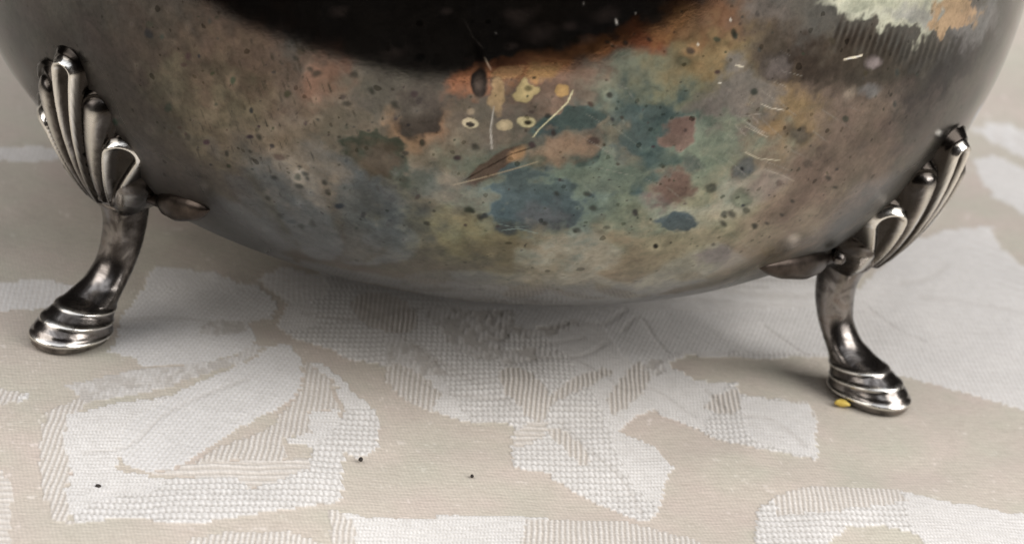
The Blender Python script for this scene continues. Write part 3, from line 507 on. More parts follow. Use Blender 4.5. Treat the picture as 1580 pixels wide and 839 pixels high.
    ((-1.47, -5.55, 2.94), (0.024, -0.004, -0.006), (-0.006, 0.01, -0.022), (66, 66, 60), 0.63, 1, 0.8, 0),
    ((-1.41, -5.53, 2.87), (0.034, -0.007, -0.004), (-0.006, 0.015, -0.031), (66, 66, 60), 0.63, 1, 0.8, -0.2),
    ((-1.7, -5.38, 2.71), (0.03, -0.009, -0.002), (-0.005, 0.016, -0.028), (66, 66, 60), 0.63, 1, 0.8, 0),
    ((-1.38, -5.52, 2.82), (0.023, -0.002, -0.009), (-0.007, 0.011, -0.022), (66, 66, 60), 0.63, 1, 0.8, 0),
    ((-1.75, -5.2, 2.42), (0.024, -0.002, -0.009), (-0.008, 0.019, -0.025), (66, 66, 60), 0.63, 1, 0.8, 0),
    ((-1.61, -5.11, 2.22), (0.023, 0.011, -0.024), (-0.015, 0.026, -0.029), (66, 66, 60), 0.63, 1, 0.8, 0),
    ((-1.41, -5.11, 2.14), (0.031, 0.007, -0.02), (-0.013, 0.033, -0.038), (66, 66, 60), 0.63, 1, 0.8, -0.2),
    ((-1.31, -5.19, 2.21), (0.034, 0.02, -0.039), (-0.022, 0.037, -0.042), (66, 66, 60), 0.63, 1, 0.8, -0.2),
    ((-1.19, -5.52, 2.72), (0.032, 0.006, -0.027), (-0.017, 0.019, -0.032), (66, 66, 60), 0.63, 1, 0.8, -0.2),
    ((-1.89, -5.5, 3.15), (0.029, -0.001, -0.028), (-0.02, 0.016, -0.028), (66, 66, 60), 0.63, 1, 0.8, -0.2),
    ((-1.95, -5.4, 2.95), (0.018, -0.003, -0.008), (-0.007, 0.009, -0.017), (66, 66, 60), 0.63, 1, 0.8, 0),
    ((-1.11, -5.77, 3.38), (0.02, -0.004, 0.002), (-0.0, 0.004, -0.016), (66, 66, 60), 0.63, 1, 0.8, 0),
    ((-0.13, -5.65, 2.73), (0.016, 0.007, -0.015), (-0.008, 0.007, -0.015), (66, 66, 60), 0.63, 1, 0.8, 0),
    ((0.31, -5.64, 2.73), (0.031, 0.018, -0.035), (-0.017, 0.012, -0.028), (66, 66, 60), 0.63, 1, 0.8, -0.2),
    ((0.23, -5.68, 2.79), (0.02, 0.01, -0.02), (-0.01, 0.007, -0.018), (66, 66, 60), 0.63, 1, 0.8, 0),
    ((1.26, -5.48, 2.67), (0.044, 0.023, -0.026), (-0.009, 0.017, -0.038), (66, 66, 60), 0.63, 1, 0.8, -0.2),
    ((1.37, -5.59, 2.97), (0.037, 0.02, -0.027), (-0.012, 0.009, -0.03), (66, 66, 60), 0.63, 1, 0.8, -0.2),
    ((1.29, -5.66, 3.13), (0.03, 0.008, -0.004), (0.0, 0.008, -0.025), (66, 66, 60), 0.63, 1, 0.8, 0),
    ((1.0, -5.71, 3.1), (0.026, 0.012, -0.022), (-0.011, 0.005, -0.02), (66, 66, 60), 0.63, 1, 0.8, 0),
    ((0.94, -5.57, 2.73), (0.029, 0.012, -0.016), (-0.006, 0.011, -0.025), (66, 66, 60), 0.63, 1, 0.8, 0),
    ((3.38, -4.66, 2.99), (0.029, 0.027, -0.013), (0.001, 0.011, -0.023), (66, 66, 60), 0.63, 1, 0.8, 0),
    ((3.04, -4.75, 2.7), (0.039, 0.03, -0.008), (0.006, 0.024, -0.036), (66, 66, 60), 0.63, 1, 0.8, -0.2),
    ((2.69, -4.99, 2.77), (0.039, 0.042, -0.042), (-0.014, 0.006, -0.027), (66, 66, 60), 0.63, 1, 0.8, -0.2),
    ((2.76, -5.01, 2.89), (0.041, 0.046, -0.05), (-0.02, 0.001, -0.026), (66, 66, 60), 0.63, 1, 0.8, -0.2),
    ((3.31, -4.63, 2.82), (0.029, 0.025, -0.008), (0.004, 0.016, -0.025), (66, 66, 60), 0.63, 1, 0.8, 0),
    ((3.04, -4.74, 2.68), (0.032, 0.039, -0.033), (-0.01, 0.006, -0.022), (66, 66, 60), 0.63, 1, 0.8, 0),
    ((3.17, -4.67, 2.71), (0.029, 0.03, -0.018), (-0.001, 0.013, -0.024), (66, 66, 60), 0.63, 1, 0.8, 0),
    ((3.7, -4.51, 3.22), (0.042, 0.04, -0.014), (0.004, 0.016, -0.032), (66, 66, 60), 0.63, 1, 0.8, -0.2),
    ((3.81, -4.36, 3.07), (0.031, 0.034, -0.016), (0.001, 0.011, -0.023), (66, 66, 60), 0.63, 1, 0.8, 0),
    ((1.6, -5.83, 4.81), (0.026, 0.007, -0.017), (-0.01, -0.002, -0.017), (66, 66, 60), 0.63, 1, 0.8, 0),
    ((-1.62, -5.78, 4.11), (0.027, -0.006, -0.019), (-0.014, 0.006, -0.022), (66, 66, 60), 0.63, 1, 0.8, -0.2),
    ((-1.39, -5.83, 3.99), (0.049, -0.013, 0.01), (0.003, 0.004, -0.037), (66, 66, 60), 0.63, 1, 0.8, -0.2),
    ((-1.46, -5.82, 4.02), (0.031, -0.006, -0.011), (-0.01, 0.005, -0.025), (66, 66, 60), 0.63, 1, 0.8, -0.2),
    ((-1.05, -5.91, 4.05), (0.048, -0.01, 0.009), (0.003, 0.004, -0.036), (66, 66, 60), 0.63, 1, 0.8, -0.2),
    ((-0.64, -5.94, 3.84), (0.038, -0.001, -0.021), (-0.014, 0.006, -0.031), (66, 66, 60), 0.63, 1, 0.8, -0.2),
    ((-1.08, -5.86, 3.75), (0.039, -0.007, -0.003), (-0.005, 0.006, -0.03), (66, 66, 60), 0.63, 1, 0.8, -0.2),
    ((-0.86, -5.93, 3.94), (0.035, -0.002, -0.026), (-0.018, 0.006, -0.028), (66, 66, 60), 0.63, 1, 0.8, -0.2),
    ((-0.46, -6.01, 4.36), (0.018, -0.0, -0.016), (-0.011, 0.002, -0.014), (66, 66, 60), 0.63, 1, 0.8, 0),
    ((0.18, -5.91, 3.53), (0.042, 0.005, -0.015), (-0.009, 0.007, -0.034), (66, 66, 60), 0.63, 1, 0.8, -0.2),
    ((-0.7, -5.98, 4.34), (0.074, -0.011, 0.03), (0.014, 0.002, -0.047), (180, 158, 146), 0.84, 1, 0.45, 0),
    ((0.41, -6.03, 4.91), (0.113, 0.007, 0.037), (0.023, 0.003, -0.072), (180, 158, 146), 0.84, 1, 0.45, 0),
    ((0.36, -6.03, 4.61), (0.051, 0.002, 0.017), (0.01, 0.002, -0.033), (180, 158, 146), 0.84, 1, 0.45, 0),
    ((0.61, -6.02, 4.78), (0.102, 0.01, 0.032), (0.021, 0.004, -0.065), (180, 158, 146), 0.84, 1, 0.45, 0),
    ((-1.28, -5.91, 4.66), (0.069, -0.016, 0.029), (0.013, -0.001, -0.042), (180, 158, 146), 0.84, 1, 0.45, 0),
    ((-0.27, -6.04, 4.85), (0.045, -0.002, 0.017), (0.009, 0.0, -0.028), (180, 158, 146), 0.84, 1, 0.45, 0),
    ((0.86, -5.99, 4.87), (0.051, 0.007, 0.015), (0.011, 0.002, -0.033), (180, 158, 146), 0.84, 1, 0.45, 0),
    ((1.03, -5.96, 4.75), (0.068, 0.011, 0.02), (0.014, 0.004, -0.044), (180, 158, 146), 0.84, 1, 0.45, 0),
    ((1.17, -5.93, 5.03), (0.091, 0.018, 0.026), (0.019, 0.004, -0.058), (180, 158, 146), 0.84, 1, 0.45, 0),
]
def stain(c, A, B, colr, soft, warp, op, ring=0):
    global ft, fd
    c, A, B = map(np.array, (c, A, B)); R0 = 1.7 * max(np.linalg.norm(A), np.linalg.norm(B)) + .25
    k = near(c, R0)
    if not len(k): return
    sz = min(np.linalg.norm(A), np.linalg.norm(B))
    d = FP[k] - c + (w1[k] * 1.5 * min(1, sz * 1.4) + w2[k] * .5 * min(1, sz * 2.5)) * warp
    G = np.array([[A @ A, A @ B], [A @ B, B @ B]]); ab = np.linalg.solve(G, np.stack([d @ A, d @ B]))
    q = np.hypot(ab[0], ab[1])
    f = smooth(1 + soft, 1 - soft, q) * op
    cl = lin(colr) / KREF * (.62 + .56 * fine[k] + .4 * (big2[k] - .5) + .35 * (w2[k, 0]))[:, None]
    ft[k] = ft[k] * (1 - f[:, None]) + cl * f[:, None]
    if ring:
        g = np.exp(-((q - 1.0) / max(.10, .04 / sz)) ** 2) * abs(ring); ft[k] *= 1 - (g * .6)[:, None] if ring > 0 else 1 + (g * .7)[:, None]
    fd[k] += f * .03 * (sz < .2)
for sargs in STAINS_AND_REFLECTION: stain(*sargs)
# pits and freckles: small dark spots, some with a pale halo
SPOTS = [
    ((-2.56, -5.27, 3.31), (1.055, -0.633, 0.396), (0.062, 0.284, -1.03), 90),
    ((-1.78, -5.62, 3.42), (0.753, -0.297, 0.228), (0.066, 0.18, -0.784), 90),
    ((-1.05, -5.28, 2.26), (0.959, -0.419, 0.327), (0.032, 0.396, -0.575), 60),
    ((-0.68, -5.91, 3.71), (0.844, -0.129, 0.181), (0.063, 0.091, -0.546), 60),
    ((0.46, -5.53, 2.53), (0.743, -0.004, 0.12), (0.063, 0.292, -0.524), 40),
    ((1.2, -5.78, 3.49), (0.732, 0.137, 0.063), (0.132, 0.227, -0.863), 70),
    ((2.09, -5.63, 4.11), (0.808, 0.298, 0.018), (0.132, 0.132, -0.75), 70),
    ((2.32, -5.2, 2.83), (0.911, 0.419, -0.028), (0.111, 0.33, -0.602), 50),
    ((3.43, -4.83, 3.54), (0.764, 0.568, -0.098), (0.188, 0.36, -0.864), 60),
    ((4.17, -4.34, 4.24), (0.673, 0.662, -0.129), (0.105, 0.154, -0.448), 40),
    ((1.3, -5.9, 4.79), (0.358, 0.078, 0.03), (0.03, 0.011, -0.19), 25),
    ((0.61, -5.98, 4.13), (0.358, 0.032, 0.045), (0.038, 0.031, -0.263), 25),
    ((-2.61, -5.4, 4.0), (0.581, -0.307, 0.195), (0.034, 0.037, -0.399), 35),
    ((-3.25, -4.88, 3.33), (0.56, -0.453, 0.248), (0.031, 0.221, -0.748), 25),
    ((2.4, -5.55, 4.84), (0.561, 0.242, 0.006), (0.059, 0.032, -0.323), 30),
]
sr = np.random.default_rng(11)
for c, tx, ty, dens in SPOTS:
    for q in range(int(dens * .45)):
        g = sr.normal(size=2) * .55; c2 = np.array(c) + np.array(tx) * g[0] + np.array(ty) * g[1]
        sz = .009 + .04 * sr.random() ** 3.6; e = .6 + .8 * sr.random()
        ux = np.array(tx) / np.linalg.norm(tx); uy = np.array(ty) / np.linalg.norm(ty)
        stain(c2, ux * sz * e, uy * sz, (58 + 30 * sr.random(), 58 + 22 * sr.random(), 54 + 20 * sr.random()), .45, .9, .55 + .4 * sr.random(), -.5 if sr.random() < .25 else 0)
# scratches
LINES = [
    ([(-0.109, -6.045, 4.804), (-0.003, -6.042, 4.643), (0.107, -6.037, 4.544)], 0.01, (150, 140, 130), 0.8),
    ([(0.131, -6.032, 4.458), (0.201, -6.023, 4.351)], 0.012, (190, 170, 150), 0.9),
    ([(0.282, -5.985, 3.983), (0.284, -5.949, 3.742), (0.324, -5.907, 3.536)], 0.011, (170, 165, 160), 0.8),
    ([(0.692, -5.911, 3.714), (0.734, -5.921, 3.803), (0.8, -5.926, 3.893), (0.886, -5.929, 4.012), (0.956, -5.93, 4.114), (0.986, -5.937, 4.238)], 0.01, (196, 188, 148), 1),
    ([(0.108, -5.812, 3.146), (0.269, -5.85, 3.294), (0.518, -5.887, 3.506), (0.702, -5.888, 3.602)], 0.01, (60, 46, 40), 0.8),
    ([(0.018, -5.789, 3.076), (0.368, -5.832, 3.249), (0.772, -5.846, 3.451)], 0.01, (170, 150, 120), 0.5),
    ([(2.792, -5.324, 4.171), (2.912, -5.254, 4.117), (3.048, -5.173, 4.089)], 0.007, (180, 170, 155), 0.8),
    ([(2.747, -5.264, 3.64), (2.893, -5.166, 3.558), (3.131, -5.015, 3.516)], 0.007, (176, 166, 142), 0.8),
    ([(2.691, -5.346, 3.93), (2.835, -5.259, 3.853), (2.943, -5.189, 3.797)], 0.006, (170, 160, 144), 0.7),
    ([(2.986, -5.077, 3.422), (3.167, -4.942, 3.343), (3.361, -4.772, 3.223)], 0.006, (168, 155, 136), 0.6),
    ([(3.561, -4.878, 4.585), (3.66, -4.805, 4.595), (3.739, -4.744, 4.607)], 0.012, (220, 205, 180), 1),
    ([(2.058, -5.68, 4.639), (2.348, -5.555, 4.414), (2.709, -5.368, 4.173)], 0.007, (170, 165, 150), 0.6),
    ([(2.014, -5.692, 4.539), (2.253, -5.581, 4.245)], 0.007, (170, 165, 150), 0.5),
    ([(2.168, -5.635, 4.543), (2.568, -5.444, 4.245)], 0.006, (175, 170, 155), 0.5),
    ([(1.376, -5.825, 3.934), (1.691, -5.705, 3.708), (1.989, -5.546, 3.427)], 0.006, (140, 150, 140), 0.5),
    ([(1.492, -5.802, 3.976), (1.857, -5.64, 3.643)], 0.006, (150, 156, 145), 0.5),
    ([(1.608, -5.776, 4.018), (1.976, -5.608, 3.683)], 0.005, (150, 156, 145), 0.5),
    ([(2.354, -5.55, 4.38), (2.536, -5.458, 4.245), (2.814, -5.287, 3.961)], 0.006, (170, 160, 155), 0.5),
    ([(2.34, -5.532, 4.109), (2.607, -5.402, 4.037), (2.826, -5.295, 4.066)], 0.006, (165, 155, 150), 0.5),
    ([(2.429, -5.513, 4.313), (2.523, -5.454, 4.142), (2.53, -5.424, 3.934)], 0.006, (165, 155, 150), 0.5),
    ([(0.545, -5.556, 2.592), (0.697, -5.564, 2.639), (0.892, -5.513, 2.594)], 0.008, (130, 150, 150), 0.6),
    ([(0.504, -5.601, 2.672), (0.633, -5.576, 2.648), (0.786, -5.571, 2.677)], 0.006, (120, 140, 140), 0.6),
    ([(1.27, -5.914, 4.977), (1.29, -5.909, 4.928)], 0.016, (240, 235, 225), 1),
    ([(0.191, -6.041, 4.717), (0.205, -6.04, 4.707)], 0.012, (200, 195, 190), 1),
    ([(2.333, -5.581, 5.046), (2.344, -5.577, 5.021)], 0.012, (230, 225, 215), 1),
    ([(2.069, -5.681, 4.789), (2.079, -5.677, 4.769)], 0.012, (220, 215, 200), 1),
    ([(1.438, -5.876, 5.054), (1.446, -5.874, 5.042)], 0.01, (200, 195, 190), 0.9),
    ([(0.948, -5.975, 5.11), (0.958, -5.973, 5.086)], 0.01, (200, 195, 190), 0.9),
    ([(4.542, -3.994, 4.966), (4.565, -3.968, 4.933)], 0.012, (240, 240, 235), 1),
    ([(2.337, -5.559, 4.4), (2.364, -5.547, 4.394)], 0.012, (220, 215, 205), 0.9),
    ([(2.468, -5.512, 4.58), (2.547, -5.475, 4.56)], 0.012, (205, 195, 175), 0.9),
    ([(2.792, -5.361, 4.737), (2.887, -5.31, 4.719), (2.991, -5.25, 4.662)], 0.005, (165, 158, 150), 0.45),
    ([(2.308, -5.583, 4.622), (2.364, -5.558, 4.598), (2.426, -5.529, 4.538)], 0.005, (165, 158, 150), 0.45),
    ([(2.71, -5.403, 4.733), (2.852, -5.324, 4.604), (2.999, -5.235, 4.462)], 0.005, (165, 158, 150), 0.45),
    ([(2.497, -5.494, 4.49), (2.603, -5.44, 4.409), (2.709, -5.382, 4.33)], 0.005, (165, 158, 150), 0.45),
    ([(2.696, -5.349, 3.97), (2.788, -5.291, 3.897), (2.876, -5.234, 3.842)], 0.005, (165, 158, 150), 0.45),
    ([(2.311, -5.586, 4.748), (2.411, -5.54, 4.653), (2.512, -5.491, 4.56)], 0.005, (165, 158, 150), 0.45),
    ([(2.194, -5.628, 4.611), (2.24, -5.609, 4.576), (2.284, -5.59, 4.55)], 0.005, (165, 158, 150), 0.45),
    ([(2.506, -5.506, 5.031), (2.598, -5.463, 4.959), (2.688, -5.418, 4.901)], 0.005, (165, 158, 150), 0.45),
    ([(2.471, -5.49, 4.264), (2.515, -5.468, 4.244), (2.565, -5.439, 4.187)], 0.005, (165, 158, 150), 0.45),
    ([(2.738, -5.323, 3.94), (2.828, -5.268, 3.888), (2.917, -5.212, 3.843)], 0.005, (165, 158, 150), 0.45),
    ([(2.375, -5.556, 4.675), (2.453, -5.521, 4.631), (2.53, -5.484, 4.595)], 0.005, (165, 158, 150), 0.45),
    ([(2.366, -5.56, 4.659), (2.413, -5.538, 4.618), (2.46, -5.516, 4.583)], 0.005, (165, 158, 150), 0.45),
    ([(2.625, -5.445, 4.739), (2.742, -5.385, 4.693), (2.866, -5.318, 4.626)], 0.005, (165, 158, 150), 0.45),
    ([(2.308, -5.581, 4.59), (2.36, -5.558, 4.555), (2.416, -5.531, 4.507)], 0.005, (165, 158, 150), 0.45),
    ([(2.488, -5.467, 4.108), (2.615, -5.398, 4.039), (2.749, -5.317, 3.939)], 0.005, (165, 158, 150), 0.45),
    ([(2.448, -5.506, 4.333), (2.54, -5.458, 4.26), (2.636, -5.403, 4.162)], 0.005, (165, 158, 150), 0.45),
    ([(2.287, -5.585, 4.477), (2.407, -5.53, 4.413), (2.523, -5.475, 4.374)], 0.005, (165, 158, 150), 0.45),
    ([(2.273, -5.602, 4.774), (2.385, -5.552, 4.671), (2.493, -5.501, 4.59)], 0.005, (165, 158, 150), 0.45),
    ([(2.342, -5.577, 4.948), (2.457, -5.526, 4.899), (2.577, -5.47, 4.832)], 0.005, (165, 158, 150), 0.45),
    ([(2.403, -5.542, 4.613), (2.489, -5.501, 4.547), (2.569, -5.462, 4.514)], 0.005, (165, 158, 150), 0.45),
    ([(2.199, -5.636, 5.089), (2.338, -5.579, 4.95), (2.471, -5.519, 4.845)], 0.005, (165, 158, 150), 0.45),
    ([(2.579, -5.405, 3.961), (2.652, -5.358, 3.882), (2.722, -5.312, 3.822)], 0.005, (165, 158, 150), 0.45),
    ([(2.77, -5.35, 4.313), (2.843, -5.307, 4.268), (2.919, -5.26, 4.209)], 0.005, (165, 158, 150), 0.45),
    ([(2.256, -5.613, 5.018), (2.329, -5.582, 4.958), (2.398, -5.553, 4.921)], 0.005, (165, 158, 150), 0.45),
    ([(2.321, -5.529, 4.022), (2.465, -5.448, 3.891), (2.604, -5.365, 3.79)], 0.005, (165, 158, 150), 0.45),
    ([(2.79, -5.347, 4.417), (2.9, -5.286, 4.392), (3.017, -5.217, 4.339)], 0.005, (165, 158, 150), 0.45),
    ([(-2.16, -5.326, 2.96), (-2.132, -5.307, 2.888)], 0.00931, (72, 66, 56), 0.822569),
    ([(-2.368, -5.471, 3.777), (-2.347, -5.472, 3.731)], 0.0128933, (72, 66, 56), 0.614739),
    ([(-1.852, -5.708, 4.065), (-1.833, -5.71, 4.024)], 0.0102771, (72, 66, 56), 0.767565),
    ([(-1.372, -5.648, 3.145), (-1.332, -5.623, 3.047)], 0.0124484, (72, 66, 56), 0.770574),
    ([(-1.104, -5.872, 3.86), (-1.065, -5.866, 3.775)], 0.00639945, (72, 66, 56), 0.522129),
    ([(-1.974, -5.456, 3.114), (-1.948, -5.443, 3.051)], 0.0097832, (72, 66, 56), 0.749424),
    ([(-1.73, -5.696, 3.723), (-1.712, -5.694, 3.684)], 0.00699701, (72, 66, 56), 0.430788),
    ([(-0.816, -5.947, 4.078), (-0.799, -5.945, 4.042)], 0.010017, (72, 66, 56), 0.542153),
    ([(-2.121, -5.439, 3.23), (-2.09, -5.426, 3.153)], 0.0106929, (72, 66, 56), 0.562376),
    ([(-1.706, -5.625, 3.373), (-1.689, -5.619, 3.332)], 0.0104442, (72, 66, 56), 0.722219),
    ([(-2.098, -5.522, 3.493), (-2.079, -5.518, 3.45)], 0.0089862, (72, 66, 56), 0.671996),
    ([(-1.848, -5.712, 4.085), (-1.811, -5.715, 4.007)], 0.0109834, (72, 66, 56), 0.594217),
    ([(-2.398, -5.292, 3.136), (-2.365, -5.276, 3.055)], 0.00936411, (72, 66, 56), 0.712355),
    ([(-2.362, -5.402, 3.447), (-2.334, -5.397, 3.38)], 0.0115614, (72, 66, 56), 0.432211),
    ([(-2.485, -5.296, 3.27), (-2.447, -5.284, 3.179)], 0.0134919, (72, 66, 56), 0.568406),
    ([(-1.147, -5.913, 4.303), (-1.126, -5.914, 4.257)], 0.00971315, (72, 66, 56), 0.455416),
    ([(-1.647, -5.793, 4.299), (-1.608, -5.798, 4.217)], 0.0123398, (72, 66, 56), 0.700403),
    ([(-2.055, -5.649, 4.156), (-2.038, -5.651, 4.121)], 0.0107021, (72, 66, 56), 0.402206),
    ([(-1.245, -5.717, 3.273), (-1.229, -5.709, 3.237)], 0.00673439, (72, 66, 56), 0.444685),
    ([(-1.674, -5.744, 3.918), (-1.659, -5.744, 3.886)], 0.0127323, (72, 66, 56), 0.454578),
    ([(-1.491, -5.835, 4.293), (-1.453, -5.838, 4.214)], 0.0136193, (72, 66, 56), 0.660584),
    ([(-1.89, -5.656, 3.786), (-1.854, -5.654, 3.708)], 0.0100906, (72, 66, 56), 0.721821),
    ([(-1.122, -5.788, 3.447), (-1.081, -5.772, 3.352)], 0.00648912, (72, 66, 56), 0.545911),
    ([(-1.882, -5.472, 3.067), (-1.847, -5.451, 2.98)], 0.00914984, (72, 66, 56), 0.565362),
    ([(-2.359, -5.356, 3.279), (-2.334, -5.348, 3.218)], 0.00666608, (72, 66, 56), 0.625139),
    ([(-1.339, -5.829, 3.901), (-1.303, -5.826, 3.824)], 0.00728496, (72, 66, 56), 0.710877),
    ([(-1.952, -5.696, 4.271), (-1.923, -5.7, 4.212)], 0.00986977, (72, 66, 56), 0.689329),
    ([(-1.673, -5.739, 3.882), (-1.656, -5.739, 3.846)], 0.0119852, (72, 66, 56), 0.812476),
    ([(-2.587, -5.312, 3.498), (-2.553, -5.308, 3.421)], 0.00748889, (72, 66, 56), 0.520311),
    ([(-1.635, -5.596, 3.203), (-1.612, -5.585, 3.148)], 0.00785844, (72, 66, 56), 0.71101),
    ([(-1.466, -5.798, 3.896), (-1.432, -5.795, 3.822)], 0.00930561, (72, 66, 56), 0.784138),
    ([(-2.352, -5.464, 3.701), (-2.332, -5.464, 3.657)], 0.006185, (72, 66, 56), 0.61577),
    ([(-2.189, -5.464, 3.404), (-2.165, -5.458, 3.349)], 0.00857634, (72, 66, 56), 0.748392),
    ([(-0.709, -5.689, 2.922), (-0.681, -5.663, 2.85)], 0.010792, (72, 66, 56), 0.610624),
    ([(-1.443, -5.857, 4.445), (-1.414, -5.861, 4.383)], 0.00985039, (72, 66, 56), 0.724319),
    ([(-1.59, -5.789, 4.088), (-1.555, -5.79, 4.014)], 0.0136821, (72, 66, 56), 0.610328),
    ([(-1.847, -5.581, 3.377), (-1.813, -5.57, 3.298)], 0.0114028, (72, 66, 56), 0.831422),
    ([(-1.685, -5.75, 3.981), (-1.665, -5.75, 3.94)], 0.00806898, (72, 66, 56), 0.484234),
    ([(-1.616, -5.775, 4.023), (-1.59, -5.775, 3.968)], 0.0118317, (72, 66, 56), 0.438666),
    ([(-0.959, -5.826, 3.483), (-0.936, -5.818, 3.432)], 0.00885329, (72, 66, 56), 0.661135),
    ([(-1.964, -5.615, 3.699), (-1.941, -5.613, 3.648)], 0.00948977, (72, 66, 56), 0.618655),
    ([(-1.687, -5.572, 3.176), (-1.646, -5.551, 3.077)], 0.00912736, (72, 66, 56), 0.64496),
    ([(-1.561, -5.708, 3.54), (-1.528, -5.699, 3.466)], 0.00690023, (72, 66, 56), 0.799235),
    ([(-1.714, -5.719, 3.831), (-1.673, -5.716, 3.742)], 0.00899379, (72, 66, 56), 0.747589),
    ([(-1.937, -5.673, 4.01), (-1.904, -5.675, 3.94)], 0.0112326, (72, 66, 56), 0.762725),
    ([(-1.973, -5.373, 2.9), (-1.934, -5.341, 2.795)], 0.0113826, (72, 66, 56), 0.641275),
    ([(-1.378, -5.745, 3.497), (-1.354, -5.737, 3.442)], 0.0117447, (72, 66, 56), 0.705345),
    ([(-2.286, -5.484, 3.662), (-2.254, -5.483, 3.591)], 0.0110471, (72, 66, 56), 0.480597),
    ([(-1.309, -5.872, 4.214), (-1.292, -5.872, 4.177)], 0.0134548, (72, 66, 56), 0.463623),
    ([(-2.365, -5.207, 2.887), (-2.336, -5.184, 2.808)], 0.0104394, (72, 66, 56), 0.691369),
    ([(-2.428, -5.362, 3.404), (-2.409, -5.358, 3.36)], 0.00654877, (72, 66, 56), 0.722126),
    ([(-1.955, -5.685, 4.172), (-1.92, -5.69, 4.099)], 0.00887378, (72, 66, 56), 0.519631),
    ([(-1.853, -5.425, 2.921), (-1.83, -5.407, 2.86)], 0.0086629, (72, 66, 56), 0.581502),
    ([(-1.551, -5.714, 3.556), (-1.534, -5.71, 3.518)], 0.00690148, (72, 66, 56), 0.750542),
    ([(-2.006, -5.635, 3.907), (-1.987, -5.636, 3.865)], 0.00933324, (72, 66, 56), 0.734493),
    ([(-1.598, -5.813, 4.376), (-1.567, -5.817, 4.312)], 0.00717177, (72, 66, 56), 0.579289),
    ([(-1.634, -5.612, 3.254), (-1.604, -5.598, 3.182)], 0.00761661, (72, 66, 56), 0.512568),
    ([(-1.909, -5.648, 3.774), (-1.872, -5.645, 3.693)], 0.0131296, (72, 66, 56), 0.827195),
    ([(-2.477, -5.242, 3.102), (-2.448, -5.228, 3.028)], 0.0110691, (72, 66, 56), 0.83964),
    ([(-2.152, -5.583, 3.922), (-2.114, -5.585, 3.84)], 0.00987258, (72, 66, 56), 0.670614),
    ([(-1.937, -5.623, 3.692), (-1.902, -5.619, 3.613)], 0.0112955, (72, 66, 56), 0.621343),
    ([(-2.603, -5.308, 3.513), (-2.583, -5.306, 3.47)], 0.0102364, (72, 66, 56), 0.416678),
    ([(-2.814, -5.157, 3.362), (-2.788, -5.153, 3.301)], 0.010528, (72, 66, 56), 0.83156),
    ([(-1.693, -5.732, 3.875), (-1.657, -5.73, 3.796)], 0.0109862, (72, 66, 56), 0.422773),
    ([(-2.19, -5.445, 3.338), (-2.174, -5.44, 3.3)], 0.010311, (72, 66, 56), 0.81842),
    ([(-2.43, -5.058, 2.647), (-2.399, -5.02, 2.555)], 0.00707485, (72, 66, 56), 0.786231),
    ([(-2.505, -5.086, 2.771), (-2.467, -5.049, 2.665)], 0.0128917, (72, 66, 56), 0.596661),
    ([(-1.943, -5.686, 4.136), (-1.926, -5.688, 4.1)], 0.00634161, (72, 66, 56), 0.435074),
    ([(-1.8, -5.619, 3.463), (-1.772, -5.611, 3.398)], 0.0115942, (72, 66, 56), 0.641846),
    ([(-2.694, -5.132, 3.096), (-2.672, -5.122, 3.041)], 0.00971524, (72, 66, 56), 0.740694),
    ([(-2.226, -5.451, 3.413), (-2.187, -5.441, 3.322)], 0.0117575, (72, 66, 56), 0.56512),
    ([(-2.416, -5.272, 3.107), (-2.386, -5.258, 3.032)], 0.00779078, (72, 66, 56), 0.401215),
    ([(-1.603, -5.54, 3.014), (-1.585, -5.528, 2.969)], 0.0096799, (72, 66, 56), 0.487885),
    ([(-1.815, -5.609, 3.446), (-1.79, -5.603, 3.387)], 0.00734621, (72, 66, 56), 0.412367),
    ([(-1.637, -5.696, 3.587), (-1.609, -5.69, 3.524)], 0.00647774, (72, 66, 56), 0.410093),
    ([(-2.508, -5.303, 3.33), (-2.475, -5.295, 3.251)], 0.00640893, (72, 66, 56), 0.581486),
    ([(-2.035, -5.564, 3.573), (-1.994, -5.557, 3.481)], 0.00775128, (72, 66, 56), 0.442422),
    ([(-2.283, -5.453, 3.512), (-2.251, -5.448, 3.441)], 0.00877087, (72, 66, 56), 0.455776),
    ([(-1.014, -5.861, 3.694), (-0.992, -5.855, 3.645)], 0.0123027, (72, 66, 56), 0.609432),
    ([(-1.488, -5.797, 3.933), (-1.467, -5.796, 3.887)], 0.00812651, (72, 66, 56), 0.766601),
    ([(-2.333, -5.494, 3.82), (-2.316, -5.495, 3.784)], 0.0114592, (72, 66, 56), 0.83617),
    ([(-1.973, -5.607, 3.672), (-1.958, -5.605, 3.639)], 0.00672428, (72, 66, 56), 0.47665),
    ([(-1.734, -5.689, 3.691), (-1.701, -5.684, 3.619)], 0.0132024, (72, 66, 56), 0.49031),
    ([(-1.278, -5.846, 3.921), (-1.241, -5.842, 3.841)], 0.013339, (72, 66, 56), 0.82304),
    ([(-1.431, -5.78, 3.73), (-1.4, -5.774, 3.661)], 0.0135723, (72, 66, 56), 0.439501),
    ([(-2.193, -5.2, 2.714), (-2.177, -5.183, 2.667)], 0.00911891, (72, 66, 56), 0.550382),
    ([(-2.312, -5.349, 3.194), (-2.292, -5.341, 3.145)], 0.0122357, (72, 66, 56), 0.616277),
    ([(-1.952, -5.551, 3.397), (-1.918, -5.541, 3.318)], 0.0108456, (72, 66, 56), 0.719782),
    ([(-2.438, -5.282, 3.162), (-2.42, -5.275, 3.118)], 0.0116856, (72, 66, 56), 0.410329),
    ([(-1.771, -5.421, 2.848), (-1.74, -5.393, 2.765)], 0.0130283, (72, 66, 56), 0.792516),
    ([(-2.078, -5.531, 3.499), (-2.053, -5.526, 3.441)], 0.0136455, (72, 66, 56), 0.447248),
    ([(-2.199, -5.521, 3.668), (-2.183, -5.52, 3.632)], 0.0111931, (72, 66, 56), 0.508309),
